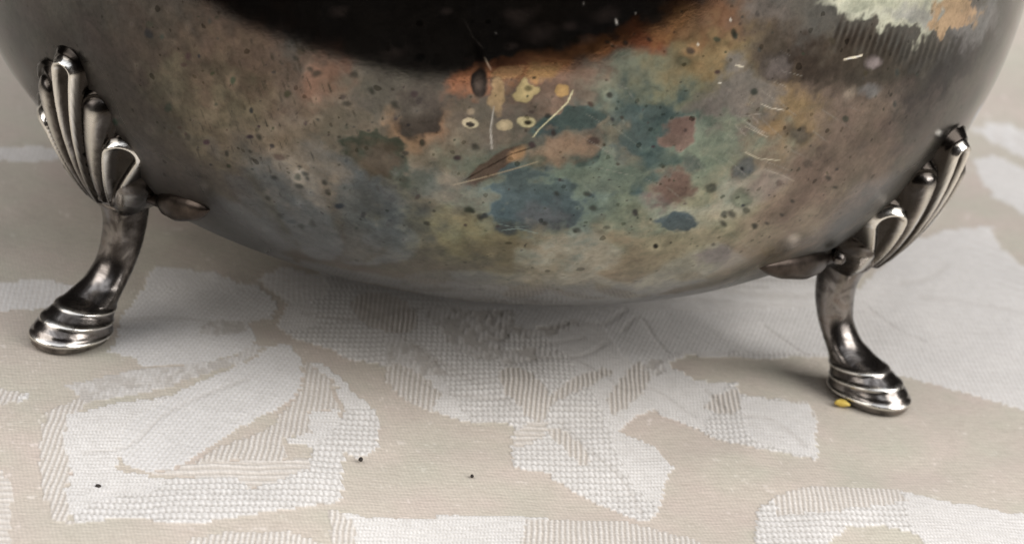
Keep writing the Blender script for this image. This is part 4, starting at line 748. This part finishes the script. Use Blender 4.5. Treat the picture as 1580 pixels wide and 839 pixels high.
    ([(-1.598, -5.728, 3.688), (-1.565, -5.723, 3.616)], 0.0106845, (72, 66, 56), 0.405246),
    ([(-1.646, -5.311, 2.549), (-1.627, -5.284, 2.492)], 0.0104996, (72, 66, 56), 0.58883),
    ([(-1.824, -5.735, 4.243), (-1.788, -5.74, 4.167)], 0.0102818, (72, 66, 56), 0.484672),
    ([(-1.809, -5.635, 3.546), (-1.772, -5.627, 3.461)], 0.00690026, (72, 66, 56), 0.410798),
    ([(-1.55, -5.766, 3.832), (-1.51, -5.762, 3.746)], 0.00668618, (72, 66, 56), 0.609356),
    ([(-1.673, -5.48, 2.914), (-1.642, -5.455, 2.834)], 0.0111344, (72, 66, 56), 0.742631),
    ([(-1.579, -5.787, 4.039), (-1.548, -5.787, 3.973)], 0.00956477, (72, 66, 56), 0.449925),
    ([(-1.571, -5.809, 4.237), (-1.534, -5.812, 4.16)], 0.0076479, (72, 66, 56), 0.642632),
    ([(-1.879, -5.599, 3.487), (-1.811, -5.614, 3.457)], 0.008, (84, 80, 72), 0.420595),
    ([(-1.934, -5.085, 2.344), (-1.861, -5.085, 2.305)], 0.008, (84, 80, 72), 0.26425),
    ([(-2.642, -5.098, 2.946), (-2.598, -5.114, 2.929)], 0.008, (84, 80, 72), 0.47928),
    ([(-1.318, -5.063, 2.054), (-1.221, -5.029, 1.987)], 0.008, (84, 80, 72), 0.383643),
    ([(-0.972, -5.643, 2.904), (-0.914, -5.639, 2.871)], 0.008, (84, 80, 72), 0.484416),
    ([(-0.966, -5.093, 1.997), (-0.901, -5.062, 1.949)], 0.008, (84, 80, 72), 0.432038),
    ([(-1.027, -5.824, 3.526), (-0.989, -5.827, 3.507)], 0.008, (84, 80, 72), 0.416708),
    ([(-2.199, -5.088, 2.517), (-2.124, -5.098, 2.481)], 0.008, (84, 80, 72), 0.212169),
    ([(-1.36, -5.692, 3.279), (-1.301, -5.697, 3.249)], 0.008, (84, 80, 72), 0.303437),
    ([(-1.3, -5.298, 2.368), (-1.249, -5.29, 2.337)], 0.008, (84, 80, 72), 0.231008),
    ([(-2.196, -5.214, 2.745), (-2.158, -5.221, 2.728)], 0.008, (84, 80, 72), 0.245963),
    ([(-1.266, -5.376, 2.482), (-1.171, -5.364, 2.425)], 0.008, (84, 80, 72), 0.493895),
    ([(-1.102, -5.716, 3.175), (-1.059, -5.717, 3.153)], 0.008, (84, 80, 72), 0.293582),
    ([(-1.864, -5.288, 2.638), (-1.796, -5.293, 2.604)], 0.008, (84, 80, 72), 0.307914),
    ([(-1.159, -5.747, 3.317), (-1.098, -5.75, 3.285)], 0.008, (84, 80, 72), 0.466043),
    ([(-1.242, -5.717, 3.273), (-1.194, -5.721, 3.249)], 0.008, (84, 80, 72), 0.442001),
    ([(-2.799, -5.056, 3.046), (-2.73, -5.083, 3.021)], 0.008, (84, 80, 72), 0.360751),
    ([(-2.495, -5.306, 3.317), (-2.449, -5.322, 3.299)], 0.008, (84, 80, 72), 0.430999),
    ([(-2.744, -5.053, 2.966), (-2.71, -5.066, 2.954)], 0.008, (84, 80, 72), 0.329707),
    ([(-2.16, -5.483, 3.432), (-2.092, -5.501, 3.404)], 0.008, (84, 80, 72), 0.228145),
    ([(-2.188, -5.357, 3.067), (-2.103, -5.377, 3.03)], 0.008, (84, 80, 72), 0.325466),
    ([(-2.311, -5.41, 3.394), (-2.25, -5.429, 3.369)], 0.008, (84, 80, 72), 0.388245),
    ([(-1.417, -4.905, 1.908), (-1.332, -4.867, 1.845)], 0.008, (84, 80, 72), 0.274212),
    ([(-2.552, -4.152, 1.679), (-2.467, -4.122, 1.618)], 0.008, (84, 80, 72), 0.352649),
    ([(-1.158, -5.572, 2.821), (-1.107, -5.57, 2.793)], 0.008, (84, 80, 72), 0.250621),
    ([(-2.796, -4.232, 1.872), (-2.702, -4.236, 1.823)], 0.008, (84, 80, 72), 0.471848),
    ([(-1.844, -5.117, 2.343), (-1.751, -5.114, 2.291)], 0.008, (84, 80, 72), 0.444203),
    ([(-1.608, -5.514, 2.949), (-1.543, -5.519, 2.916)], 0.008, (84, 80, 72), 0.251237),
    ([(-2.43, -4.585, 2.003), (-2.331, -4.583, 1.949)], 0.008, (84, 80, 72), 0.36412),
    ([(-1.989, -5.384, 2.94), (-1.927, -5.395, 2.911)], 0.008, (84, 80, 72), 0.440884),
    ([(-1.89, -4.163, 1.439), (-1.85, -4.094, 1.384)], 0.008, (84, 80, 72), 0.294472),
    ([(-1.762, -5.447, 2.903), (-1.675, -5.457, 2.86)], 0.008, (84, 80, 72), 0.44828),
    ([(-0.96, -5.582, 2.757), (-0.926, -5.578, 2.738)], 0.008, (84, 80, 72), 0.372353),
    ([(-1.7, -5.411, 2.775), (-1.65, -5.414, 2.75)], 0.008, (84, 80, 72), 0.412819),
    ([(-1.082, -5.841, 3.652), (-1.008, -5.847, 3.616)], 0.008, (84, 80, 72), 0.311391),
    ([(-1.743, -4.676, 1.789), (-1.648, -4.628, 1.715)], 0.008, (84, 80, 72), 0.393066),
    ([(-1.2, -5.72, 3.25), (-1.151, -5.722, 3.225)], 0.008, (84, 80, 72), 0.484974),
    ([(-0.986, -5.776, 3.304), (-0.929, -5.777, 3.274)], 0.008, (84, 80, 72), 0.284584),
    ([(-2.544, -5.138, 2.924), (-2.446, -5.168, 2.884)], 0.008, (84, 80, 72), 0.223778),
    ([(-2.353, -5.296, 3.095), (-2.315, -5.307, 3.079)], 0.008, (84, 80, 72), 0.357875),
    ([(-1.288, -5.153, 2.158), (-1.215, -5.133, 2.109)], 0.008, (84, 80, 72), 0.445343),
    ([(-2.8, -4.917, 2.747), (-2.702, -4.953, 2.71)], 0.008, (84, 80, 72), 0.220814),
    ([(-2.254, -5.096, 2.572), (-2.204, -5.105, 2.548)], 0.008, (84, 80, 72), 0.363839),
    ([(-2.716, -5.029, 2.879), (-2.619, -5.063, 2.841)], 0.008, (84, 80, 72), 0.243265),
    ([(-1.08, -5.814, 3.524), (-0.986, -5.82, 3.477)], 0.008, (84, 80, 72), 0.402379),
    ([(-1.564, -5.687, 3.457), (-1.528, -5.693, 3.441)], 0.008, (84, 80, 72), 0.42784),
    ([(-2.46, -5.24, 3.073), (-2.373, -5.266, 3.038)], 0.008, (84, 80, 72), 0.462446),
    ([(-2.586, -4.966, 2.622), (-2.486, -4.992, 2.581)], 0.008, (84, 80, 72), 0.28423),
    ([(-2.554, -5.212, 3.12), (-2.512, -5.227, 3.104)], 0.008, (84, 80, 72), 0.305726),
    ([(-1.08, -5.849, 3.696), (-1.037, -5.853, 3.674)], 0.008, (84, 80, 72), 0.481792),
    ([(-0.781, -5.114, 1.984), (-0.732, -5.088, 1.946)], 0.008, (84, 80, 72), 0.306311),
    ([(-0.945, -5.687, 3.008), (-0.868, -5.684, 2.965)], 0.008, (84, 80, 72), 0.293982),
    ([(-2.765, -4.874, 2.632), (-2.681, -4.902, 2.599)], 0.008, (84, 80, 72), 0.434581),
    ([(-1.666, -5.448, 2.833), (-1.599, -5.453, 2.8)], 0.008, (84, 80, 72), 0.332686),
    ([(-1.702, -4.892, 1.992), (-1.657, -4.88, 1.962)], 0.008, (84, 80, 72), 0.378293),
    ([(1.396, -5.862, 4.338), (1.454, -5.845, 4.306), (1.509, -5.831, 4.299)], 0.0045, (150, 146, 138), 0.4),
    ([(2.314, -5.217, 2.859), (2.371, -5.175, 2.823), (2.424, -5.146, 2.813)], 0.0045, (150, 146, 138), 0.4),
    ([(1.295, -5.805, 3.692), (1.369, -5.779, 3.645), (1.443, -5.752, 3.604)], 0.0045, (150, 146, 138), 0.4),
    ([(1.905, -5.655, 3.808), (2.006, -5.611, 3.755), (2.109, -5.561, 3.693)], 0.0045, (150, 146, 138), 0.4),
    ([(2.021, -5.182, 2.552), (2.095, -5.125, 2.506), (2.17, -5.065, 2.459)], 0.0045, (150, 146, 138), 0.4),
    ([(2.977, -5.226, 4.191), (3.087, -5.15, 4.09), (3.193, -5.074, 4.013)], 0.0045, (150, 146, 138), 0.4),
    ([(2.25, -5.539, 3.883), (2.451, -5.426, 3.726), (2.651, -5.302, 3.59)], 0.0045, (150, 146, 138), 0.4),
    ([(2.445, -5.468, 3.969), (2.512, -5.431, 3.918), (2.58, -5.39, 3.863)], 0.0045, (150, 146, 138), 0.4),
    ([(3.568, -4.526, 3.002), (3.779, -4.298, 2.898), (4.005, -4.008, 2.764)], 0.0045, (150, 146, 138), 0.4),
    ([(3.733, -4.698, 4.06), (3.891, -4.553, 3.965), (4.049, -4.4, 3.887)], 0.0045, (150, 146, 138), 0.4),
    ([(2.374, -5.196, 2.872), (2.498, -5.079, 2.75), (2.629, -4.933, 2.605)], 0.0045, (150, 146, 138), 0.4),
    ([(2.362, -5.518, 4.07), (2.52, -5.434, 3.97), (2.678, -5.346, 3.888)], 0.0045, (150, 146, 138), 0.4),
    ([(2.475, -5.512, 4.648), (2.584, -5.46, 4.601), (2.692, -5.405, 4.558)], 0.0045, (150, 146, 138), 0.4),
    ([(1.256, -5.913, 4.735), (1.345, -5.892, 4.708), (1.437, -5.869, 4.656)], 0.0045, (150, 146, 138), 0.4),
    ([(2.719, -4.933, 2.69), (2.921, -4.691, 2.488), (3.131, -4.397, 2.279)], 0.0045, (150, 146, 138), 0.4),
    ([(3.43, -4.925, 4.068), (3.649, -4.741, 3.915), (3.879, -4.518, 3.735)], 0.0045, (150, 146, 138), 0.4),
    ([(1.674, -5.51, 2.991), (1.741, -5.473, 2.948), (1.813, -5.418, 2.873)], 0.0045, (150, 146, 138), 0.4),
    ([(1.79, -5.777, 4.933), (1.872, -5.75, 4.867), (1.958, -5.72, 4.787)], 0.0045, (150, 146, 138), 0.4),
    ([(2.087, -5.589, 3.8), (2.242, -5.51, 3.699), (2.396, -5.425, 3.603)], 0.0045, (150, 146, 138), 0.4),
    ([(2.051, -5.686, 4.749), (2.223, -5.616, 4.587), (2.401, -5.531, 4.398)], 0.0045, (150, 146, 138), 0.4),
    ([(2.345, -5.333, 3.188), (2.416, -5.276, 3.117), (2.494, -5.199, 3.011)], 0.0045, (150, 146, 138), 0.4),
    ([(2.301, -5.536, 4.015), (2.503, -5.419, 3.818), (2.712, -5.273, 3.6)], 0.0045, (150, 146, 138), 0.4),
    ([(2.201, -5.512, 3.627), (2.294, -5.453, 3.535), (2.389, -5.387, 3.433)], 0.0045, (150, 146, 138), 0.4),
    ([(1.322, -5.746, 3.446), (1.506, -5.691, 3.41), (1.69, -5.63, 3.373)], 0.0045, (150, 146, 138), 0.4),
    ([(2.422, -5.54, 4.783), (2.546, -5.482, 4.723), (2.668, -5.422, 4.681)], 0.0045, (150, 146, 138), 0.4),
    ([(2.407, -5.524, 4.335), (2.582, -5.428, 4.153), (2.761, -5.315, 3.965)], 0.0045, (150, 146, 138), 0.4),
    ([(1.5, -5.831, 4.271), (1.576, -5.805, 4.198), (1.652, -5.776, 4.125)], 0.0045, (150, 146, 138), 0.4),
    ([(2.663, -5.39, 4.17), (2.883, -5.25, 3.963), (3.105, -5.087, 3.765)], 0.0045, (150, 146, 138), 0.4),
    ([(2.931, -5.277, 4.511), (3.048, -5.208, 4.48), (3.169, -5.133, 4.438)], 0.0045, (150, 146, 138), 0.4),
    ([(1.707, -5.446, 2.859), (1.89, -5.339, 2.758), (2.07, -5.232, 2.679)], 0.0045, (150, 146, 138), 0.4),
    ([(1.521, -5.442, 2.73), (1.607, -5.394, 2.681), (1.696, -5.329, 2.609)], 0.0045, (150, 146, 138), 0.4),
    ([(1.133, -5.853, 3.778), (1.314, -5.797, 3.674), (1.493, -5.735, 3.584)], 0.0045, (150, 146, 138), 0.4),
    ([(1.15, -5.883, 4.008), (1.225, -5.864, 3.975), (1.303, -5.841, 3.928)], 0.0045, (150, 146, 138), 0.4),
    ([(1.82, -5.58, 3.34), (1.888, -5.548, 3.309), (1.96, -5.509, 3.261)], 0.0045, (150, 146, 138), 0.4),
    ([(2.258, -5.498, 3.672), (2.418, -5.415, 3.604), (2.584, -5.317, 3.515)], 0.0045, (150, 146, 138), 0.4),
    ([(2.93, -5.14, 3.539), (3.107, -5.014, 3.458), (3.29, -4.868, 3.364)], 0.0045, (150, 146, 138), 0.4),
    ([(2.547, -5.352, 3.586), (2.678, -5.263, 3.487), (2.817, -5.154, 3.356)], 0.0045, (150, 146, 138), 0.4),
    ([(3.435, -4.515, 2.78), (3.618, -4.265, 2.611), (3.823, -3.907, 2.386)], 0.0045, (150, 146, 138), 0.4),
    ([(3.667, -4.549, 3.246), (3.885, -4.299, 3.091), (4.108, -4.014, 2.949)], 0.0045, (150, 146, 138), 0.4),
    ([(2.201, -5.07, 2.489), (2.292, -4.973, 2.401), (2.382, -4.877, 2.325)], 0.0045, (150, 146, 138), 0.4),
    ([(2.046, -5.473, 3.246), (2.12, -5.425, 3.185), (2.194, -5.375, 3.124)], 0.0045, (150, 146, 138), 0.4),
    ([(3.395, -4.911, 3.829), (3.614, -4.714, 3.655), (3.845, -4.474, 3.46)], 0.0045, (150, 146, 138), 0.4),
    ([(2.408, -5.425, 3.627), (2.5, -5.365, 3.546), (2.598, -5.291, 3.438)], 0.0045, (150, 146, 138), 0.4),
    ([(3.166, -5.028, 3.664), (3.38, -4.853, 3.526), (3.595, -4.659, 3.399)], 0.0045, (150, 146, 138), 0.4),
    ([(2.772, -4.77, 2.47), (3.0, -4.398, 2.174), (3.288, -3.608, 1.686)], 0.0045, (150, 146, 138), 0.4),
    ([(1.128, -5.759, 3.336), (1.238, -5.708, 3.238), (1.35, -5.65, 3.135)], 0.0045, (150, 146, 138), 0.4),
]
for pts, wd, colr, op in LINES:
    pts = np.array(pts)
    for p0, p1 in zip(pts[:-1], pts[1:]):
        md = (p0 + p1) / 2; L = np.linalg.norm(p1 - p0); k = near(md, L * .5 + .1)
        if not len(k): continue
        d = FP[k] - p0; e = (p1 - p0) / L; tt = np.clip(d @ e, 0, L); q = np.linalg.norm(d - tt[:, None] * e, axis=1)
        f = smooth(wd * 1.3, wd * .4, q) * op * (.6 + .4 * np.sin(np.pi * tt / L)) 
        ft[k] = ft[k] * (1 - f[:, None]) + lin(colr) / KREF * f[:, None]; fd[k] += f * .25 * (max(colr) > 140)
ft = np.clip(ft, .01, .97)
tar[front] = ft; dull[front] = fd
for jx, jy, jz in ((-2.75, -3.95, 1.8), (3.75, -3.15, 1.8), (-3.6, -3.9, 2.2), (4.5, -2.9, 2.2)):      # dull, smoky metal round the solder joints of the feet
    g = smooth(1.7, .5, np.sqrt(((BV - np.array([jx, jy, jz])) ** 2).sum(1)) + (vnoise(BV, 2.2, 120) - .5) * .6); dull = np.maximum(dull, .06 + .34 * g); tar *= (1 - .05 * g)[:, None]
dull = np.minimum(dull, .45)
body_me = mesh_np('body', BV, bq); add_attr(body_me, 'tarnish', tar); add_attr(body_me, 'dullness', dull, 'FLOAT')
bowl = bpy.data.objects.new('silver_bowl', None); COL.objects.link(bowl); bowl.empty_display_size = .02
tag(bowl, 'round tarnished silver bowl on shell-topped cabriole feet with rainbow stains', 'bowl')
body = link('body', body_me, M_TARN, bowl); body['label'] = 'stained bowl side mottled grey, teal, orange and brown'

# ------------------------------------------------------------------ feet (local frame: x outward from the bowl, y sideways, z up; origin at the sole)
RS = 5.45                                                         # distance of the sole from the bowl's axis
def loft(levels, n=40, sub=6):
    L = resample(levels, (len(levels) - 1) * sub + 1); th = np.linspace(0, 2 * np.pi, n + 1)[:-1]; c, s = np.cos(th), np.sin(th)
    rows = []
    for z, x0, x1, hw, ex in L:
        cx, hx = (x0 + x1) / 2, (x1 - x0) / 2
        xx = cx + hx * np.sign(c) * np.abs(c) ** ex; yy = hw * np.sign(s) * np.abs(s) ** ex
        rows.append(np.stack([xx, yy, np.full(n, z)], 1))
    v = np.vstack(rows); q = grid_quads(len(L), n, True)
    v = np.vstack([v, [[(L[0][1] + L[0][2]) / 2, 0, L[0][0]], [(L[-1][1] + L[-1][2]) / 2, 0, L[-1][0]]]]); k = len(v)
    j = np.arange(n); j2 = (j + 1) % n; o = (len(L) - 1) * n
    return v, q, np.concatenate([np.stack([np.full(n, k - 2), j2, j], 1), np.stack([np.full(n, k - 1), o + j, o + j2], 1)])
STEM = [(z, cx - hx, cx + hx, hw, ex) for z, cx, hx, hw, ex in (   # height, centre, half length, half width, corner exponent
    (0, .03, .42, .31, .9), (.02, .03, .455, .34, .9), (.07, .02, .485, .36, .9), (.14, -.01, .465, .35, .9), (.234, -.08, .40, .32, .92), (.32, -.155, .35, .295, .93),
    (.40, -.24, .30, .27, .95), (.48, -.35, .25, .25, .97), (.57, -.455, .215, .23, 1), (.75, -.58, .20, .22, 1), (.97, -.645, .215, .225, 1),
    (1.2, -.66, .23, .24, 1), (1.4, -.62, .265, .275, 1), (1.55, -.555, .32, .32, 1), (1.7, -.47, .37, .36, 1), (1.86, -.38, .38, .36, 1), (2.0, -.32, .32, .30, 1))]
def stem_at(z): s_ = np.array(STEM); return [float(np.interp(z, s_[:, 0], s_[:, k])) for k in range(1, 5)]
# shell: a fan of fluted lobes cast on the knee, lying against the bowl.  a_ sideways, l upwards along the wall (cm)
LOBES = [  # base a, base l, base radius, tip a, tip l, tip radius, looped
    (0, .20, .03, 0, 1.86, .150, 1)]
for s in (1, -1): LOBES += [(s * .09, .24, .03, s * .36, 1.48, .150, 0), (s * .17, .20, .03, s * .53, .95, .185, 1), (s * .16, .02, .05, s * .42, .40, .150, 0)]
def drop_sdf(a_, l, L):                                           # signed distance to a drop (two circles and their tangents)
    ax, ay, r0, bx_, by_, r1, lp = L
    dx, dy = bx_ - ax, by_ - ay; H = math.hypot(dx, dy); ex, ey = dx / H, dy / H
    px = np.abs(-(a_ - ax) * ey + (l - ay) * ex); py = (a_ - ax) * ex + (l - ay) * ey
    b = (r0 - r1) / H; k_ = math.sqrt(1 - b * b); kk = -px * b + py * k_                 # uneven capsule
    d = px * k_ + py * b - r0
    d = np.where(kk < 0, np.hypot(px, py) - r0, d); return np.where(kk > k_ * H, np.hypot(px, py - H) - r1, d)
def make_shell():
    na, nl = 150, 170
    a_ = np.linspace(-.95, .95, na)[None] + np.zeros((nl, 1)); l = np.linspace(-.12, 2.14, nl)[:, None] + np.zeros((1, na))
    D = np.stack([drop_sdf(a_, l, L) for L in LOBES]); which = D.argmin(0); d = D.min(0)
    hw = np.interp(l, [-.1, .3, .9, 1.5, 2.0], [.50, .60, .75, .55, .27]); proud = np.interp(l, [-.1, .2, .6, 1.1, 1.6, 2.0], [.45, .45, .37, .26, .15, .07])
    H = proud * np.maximum(1 - (np.abs(a_) / hw) ** 2.0, 0)
    loop = np.array([L[6] for L in LOBES])[which]; rt = np.array([L[5] for L in LOBES])[which]
    inside_ = np.clip(-d, 0, 1)
    tipness = np.clip(np.stack([((a_ - L[0]) * (L[3] - L[0]) + (l - L[1]) * (L[4] - L[1])) / ((L[3] - L[0]) ** 2 + (L[4] - L[1]) ** 2) for L in LOBES]), 0, 1.1)
    tp = np.take_along_axis(tipness, which[None], 0)[0]
    rw = .024 + .014 * tp                                         # width of the raised rim
    rim_h = np.exp(-((inside_ - rw * .9) / rw) ** 2) * (.35 + .65 * tp)
    dome = np.sqrt(np.clip(inside_ / (rt * .75), 0, 1))
    cut = smooth(.035, -.005, d)
    lift = np.where(loop > 0, .085 * rim_h - .025 * smooth(rw * 2, rw * 3.2, inside_), .085 * dome * (.5 + .5 * tp)) * smooth(-.02, .03, inside_ + .02)
    skirt = smooth(.13, .0, d)                                    # falls to the wall outside the lobes
    lift = lift * cut + .035 * smooth(.10, .03, np.abs(d - .075) * 1.4) * (l > .9)
    La = np.array(LOBES); axis_a = np.abs(La[which, 0] + (La[which, 3] - La[which, 0]) * np.minimum(tp, 1)); side = np.abs(a_) - axis_a
    wear_glint = np.where(loop > 0, smooth(.30, .75, rim_h), .8 * smooth(.55, .95, dome) * smooth(.10, .35, tp) * smooth(.06, -.01, side) * smooth(1.08, .95, tp)) * cut  # rubbed rims, with window highlights on the flutes put into the colour
    grime = np.clip(np.maximum(smooth(-.040, -.004, d), np.where(loop > 0, .95 * smooth(rw * 1.7, rw * 2.3, inside_), .9 * smooth(.03, .09, side) * smooth(.2, .5, tp))), 0, 1)
    off = (H + .05) * skirt - .05 + lift
    zw = 1.50 + l * .865                                          # height on the wall
    r = wall_r(zw); daz = a_ / r
    e = .02; nz = -(wall_r(zw + e) - wall_r(zw - e)) / (2 * e); nl_ = np.sqrt(1 + nz ** 2)
    nzf = np.clip(nz / nl_, -.55, .2) ; nrf = np.sqrt(1 - nzf ** 2)
    rr = r + off * nrf; z = zw + off * nzf * .6
    p = np.stack([rr * np.cos(daz) - RS, rr * np.sin(daz), z], -1).reshape(-1, 3)
    q = grid_quads(nl, na)
    fk = which.ravel()[q[:, 0]]; keep = (off.ravel()[q] > -.045).any(1)
    out = []
    for k in range(len(LOBES)):
        qq = q[(fk == k) & keep]; used, inv = np.unique(qq, return_inverse=True)
        out.append((p[used], inv.reshape(-1, 4), wear_glint.ravel()[used], grime.ravel()[used]))
    return out
def wall_pt(daz, z, off):                                         # point on the bowl wall, foot frame
    r = wall_r(z) + off; return np.stack([r * np.cos(daz) - RS, r * np.sin(daz), np.asarray(z, float) + 0 * daz], -1)
def scroll(side, ext=1.0):
    daz = np.radians(resample(np.array([[2.0], [5.5], [8.5], [12.0], [15.5]]), 40)[:, 0]) * side; daz = daz * np.linspace(1, ext, 40)
    z = resample(np.array([[1.64], [1.66], [1.72], [1.82], [1.92]]), 40)[:, 0]
    p = wall_pt(daz, z, np.interp(np.linspace(0, 1, 40), [0, .4, .7, 1], [.12, .17, .235, .25])); nrm = wall_pt(daz, z, .4) - wall_pt(daz, z, .2)
    t_ = np.linspace(0, 1, 40); r = np.interp(t_, [0, .25, .40, .50, .65, .85, .94, 1], [.08, .06, .07, .13, .165, .135, .085, .008])
    return tube(p, r, 16, nrm, .7)
def bead(side):
    daz = np.radians(np.linspace(8.6, 10.2, 12)) * side; z = np.linspace(1.82, 1.84, 12); t_ = np.linspace(-1, 1, 12)
    return tube(wall_pt(daz, z, .26), .075 * np.sqrt(np.maximum(1 - t_ ** 2, .02)), 14)
def collar(z0, r, tilt):
    th = np.linspace(-1.9, 1.9, 50); x0, x1, hw, ex = stem_at(z0)
    p = np.stack([(x0 + x1) / 2 + ((x1 - x0) / 2 - r * .55) * np.cos(th), (hw - r * .55) * np.sin(th), z0 + tilt * np.cos(th)], 1)
    return tube(p, r * (.25 + .75 * np.cos(th * .8) ** 2), 12)
def obj_from(name, vqt, mat, parent): return link(name, mesh_np(name, *vqt), mat, parent)
def make_foot():
    f = obj_from('foot', loft([s_ for s_ in STEM if s_[0] >= .4]), M_FOOT, bowl)
    zs = np.concatenate([[0], np.linspace(.012, .48, 62)]); rows = []; wr = []
    for z in zs:
        x0, x1, hw, ex = stem_at(z); g = max(math.exp(-((z - c) / .021) ** 2) for c in (.345, .215, .09)); k = .023 * g - .008
        rows.append((z, x0 - k * .6, x1 + k, hw + k * .8, ex)); wr.append(max(0, g * 1.4 - .4))
    v, q, tr = loft(rows, 56, 1); v[:, 2] += .13 * (v[:, 0] + .2) * smooth(0, .25, v[:, 2]) * smooth(.50, .36, v[:, 2])
    toe = obj_from('toe', (v, q, tr), M_FOOT, f); add_attr(toe.data, 'wear_glint', np.concatenate([np.repeat(wr, 56), [0, 0]]), 'FLOAT')
    obj_from('collar', collar(1.60, .11, .03), M_FOOT, f); obj_from('collar', collar(1.42, .06, .03), M_FOOT, f)
    for v, q, wear_glint, grime in make_shell():
        fo = obj_from('flute', (v, q), M_FOOT, f); add_attr(fo.data, 'wear_glint', wear_glint, 'FLOAT'); add_attr(fo.data, 'grime', grime, 'FLOAT')
    for s in (-1, 1):
        obj_from('scroll', scroll(s), M_GROOVE, f); obj_from('bead', bead(s), M_FOOT, f)
    return f
def place(f, az, tw, dr=0.0):
    A = math.radians(az)
    f.location = Vector(((RS + dr) * math.sin(A), -(RS + dr) * math.cos(A), 0.012)) * S
    f.rotation_euler = (0, 0, A - math.pi / 2 + math.radians(tw))
foot0 = make_foot()
def copy_tree(o, parent):
    c = o.copy(); COL.objects.link(c); c.parent = parent
    for ch in o.children: copy_tree(ch, c)
    return c
foot1 = copy_tree(foot0, bowl); foot2 = copy_tree(foot0, bowl)
for f_, s_ in ((foot0, 0), (foot1, 1)):                              # one scroll per front foot, on the side towards its neighbour
    for nm_ in ('scroll', 'bead'):
        two = [c_ for c_ in f_.children if c_.name.startswith(nm_)]; bpy.data.objects.remove(two[s_], do_unlink=True)
for c_ in [c_ for c_ in foot1.children if c_.name.startswith('scroll')]: c_.data = mesh_np('scroll', *scroll(-1, 1.45)); c_.data.materials.append(M_GROOVE)
for c_ in [c_ for c_ in foot0.children if c_.name.startswith('bead')]: bpy.data.objects.remove(c_, do_unlink=True)
place(foot0, -43.0, 9); place(foot1, 62.0, -9, .07); place(foot2, 188.0, 0)

# ------------------------------------------------------------------ crumbs on the cloth
def crumb(name, x, y, size, mat, label, cat, seed, bend=0.0, group=None):
    th = np.linspace(0, 2 * np.pi, 15)[:-1]; ph = np.linspace(0, np.pi, 9)
    v = np.stack([np.sin(ph)[:, None] * np.cos(th), np.sin(ph)[:, None] * np.sin(th), np.repeat(-np.cos(ph)[:, None], 14, 1)], -1).reshape(-1, 3)
    n_ = (fbm(v + seed, 1.6, 200 + seed, 3) - .5)[:, None]; v = v * (1 + n_ * .7) * np.array(size)
    v[:, 1] += bend * v[:, 0] ** 2; v[:, 2] -= v[:, 2].min()
    o = link(name, mesh_np(name, v, grid_quads(9, 14, True)), mat); o.location = Vector((x, y, .012)) * S
    return tag(o, label, cat, group)
M_CRUMB = mat_plain('yellow_crumb', (.62, .42, .06), (.80, .62, .16), 900, .5); M_SPECK = mat_plain('dark_speck', (.012, .010, .009), (.04, .03, .025), 900, .8)
crumb('yellow_crumb', 4.57, -2.89, (0.085, 0.045, 0.04), M_CRUMB, 'tiny yellow crumb beside the right foot of the bowl', 'crumb', 3, -3, None)
crumb('dark_speck', -0.50, -5.79, (0.022, 0.03, 0.02), M_SPECK, 'larger dark speck on beige satin near the white hook motif', 'speck', 5, 0, 'dark specks on the cloth')
crumb('dark_speck', 0.62, -5.79, (0.018, 0.022, 0.015), M_SPECK, 'small dark speck on the beige satin in the front middle', 'speck', 6, 0, 'dark specks on the cloth')
crumb('dark_speck', -2.90, -7.08, (0.028, 0.025, 0.015), M_SPECK, 'dark speck on the white woven motif at front left', 'speck', 7, 0, 'dark specks on the cloth')
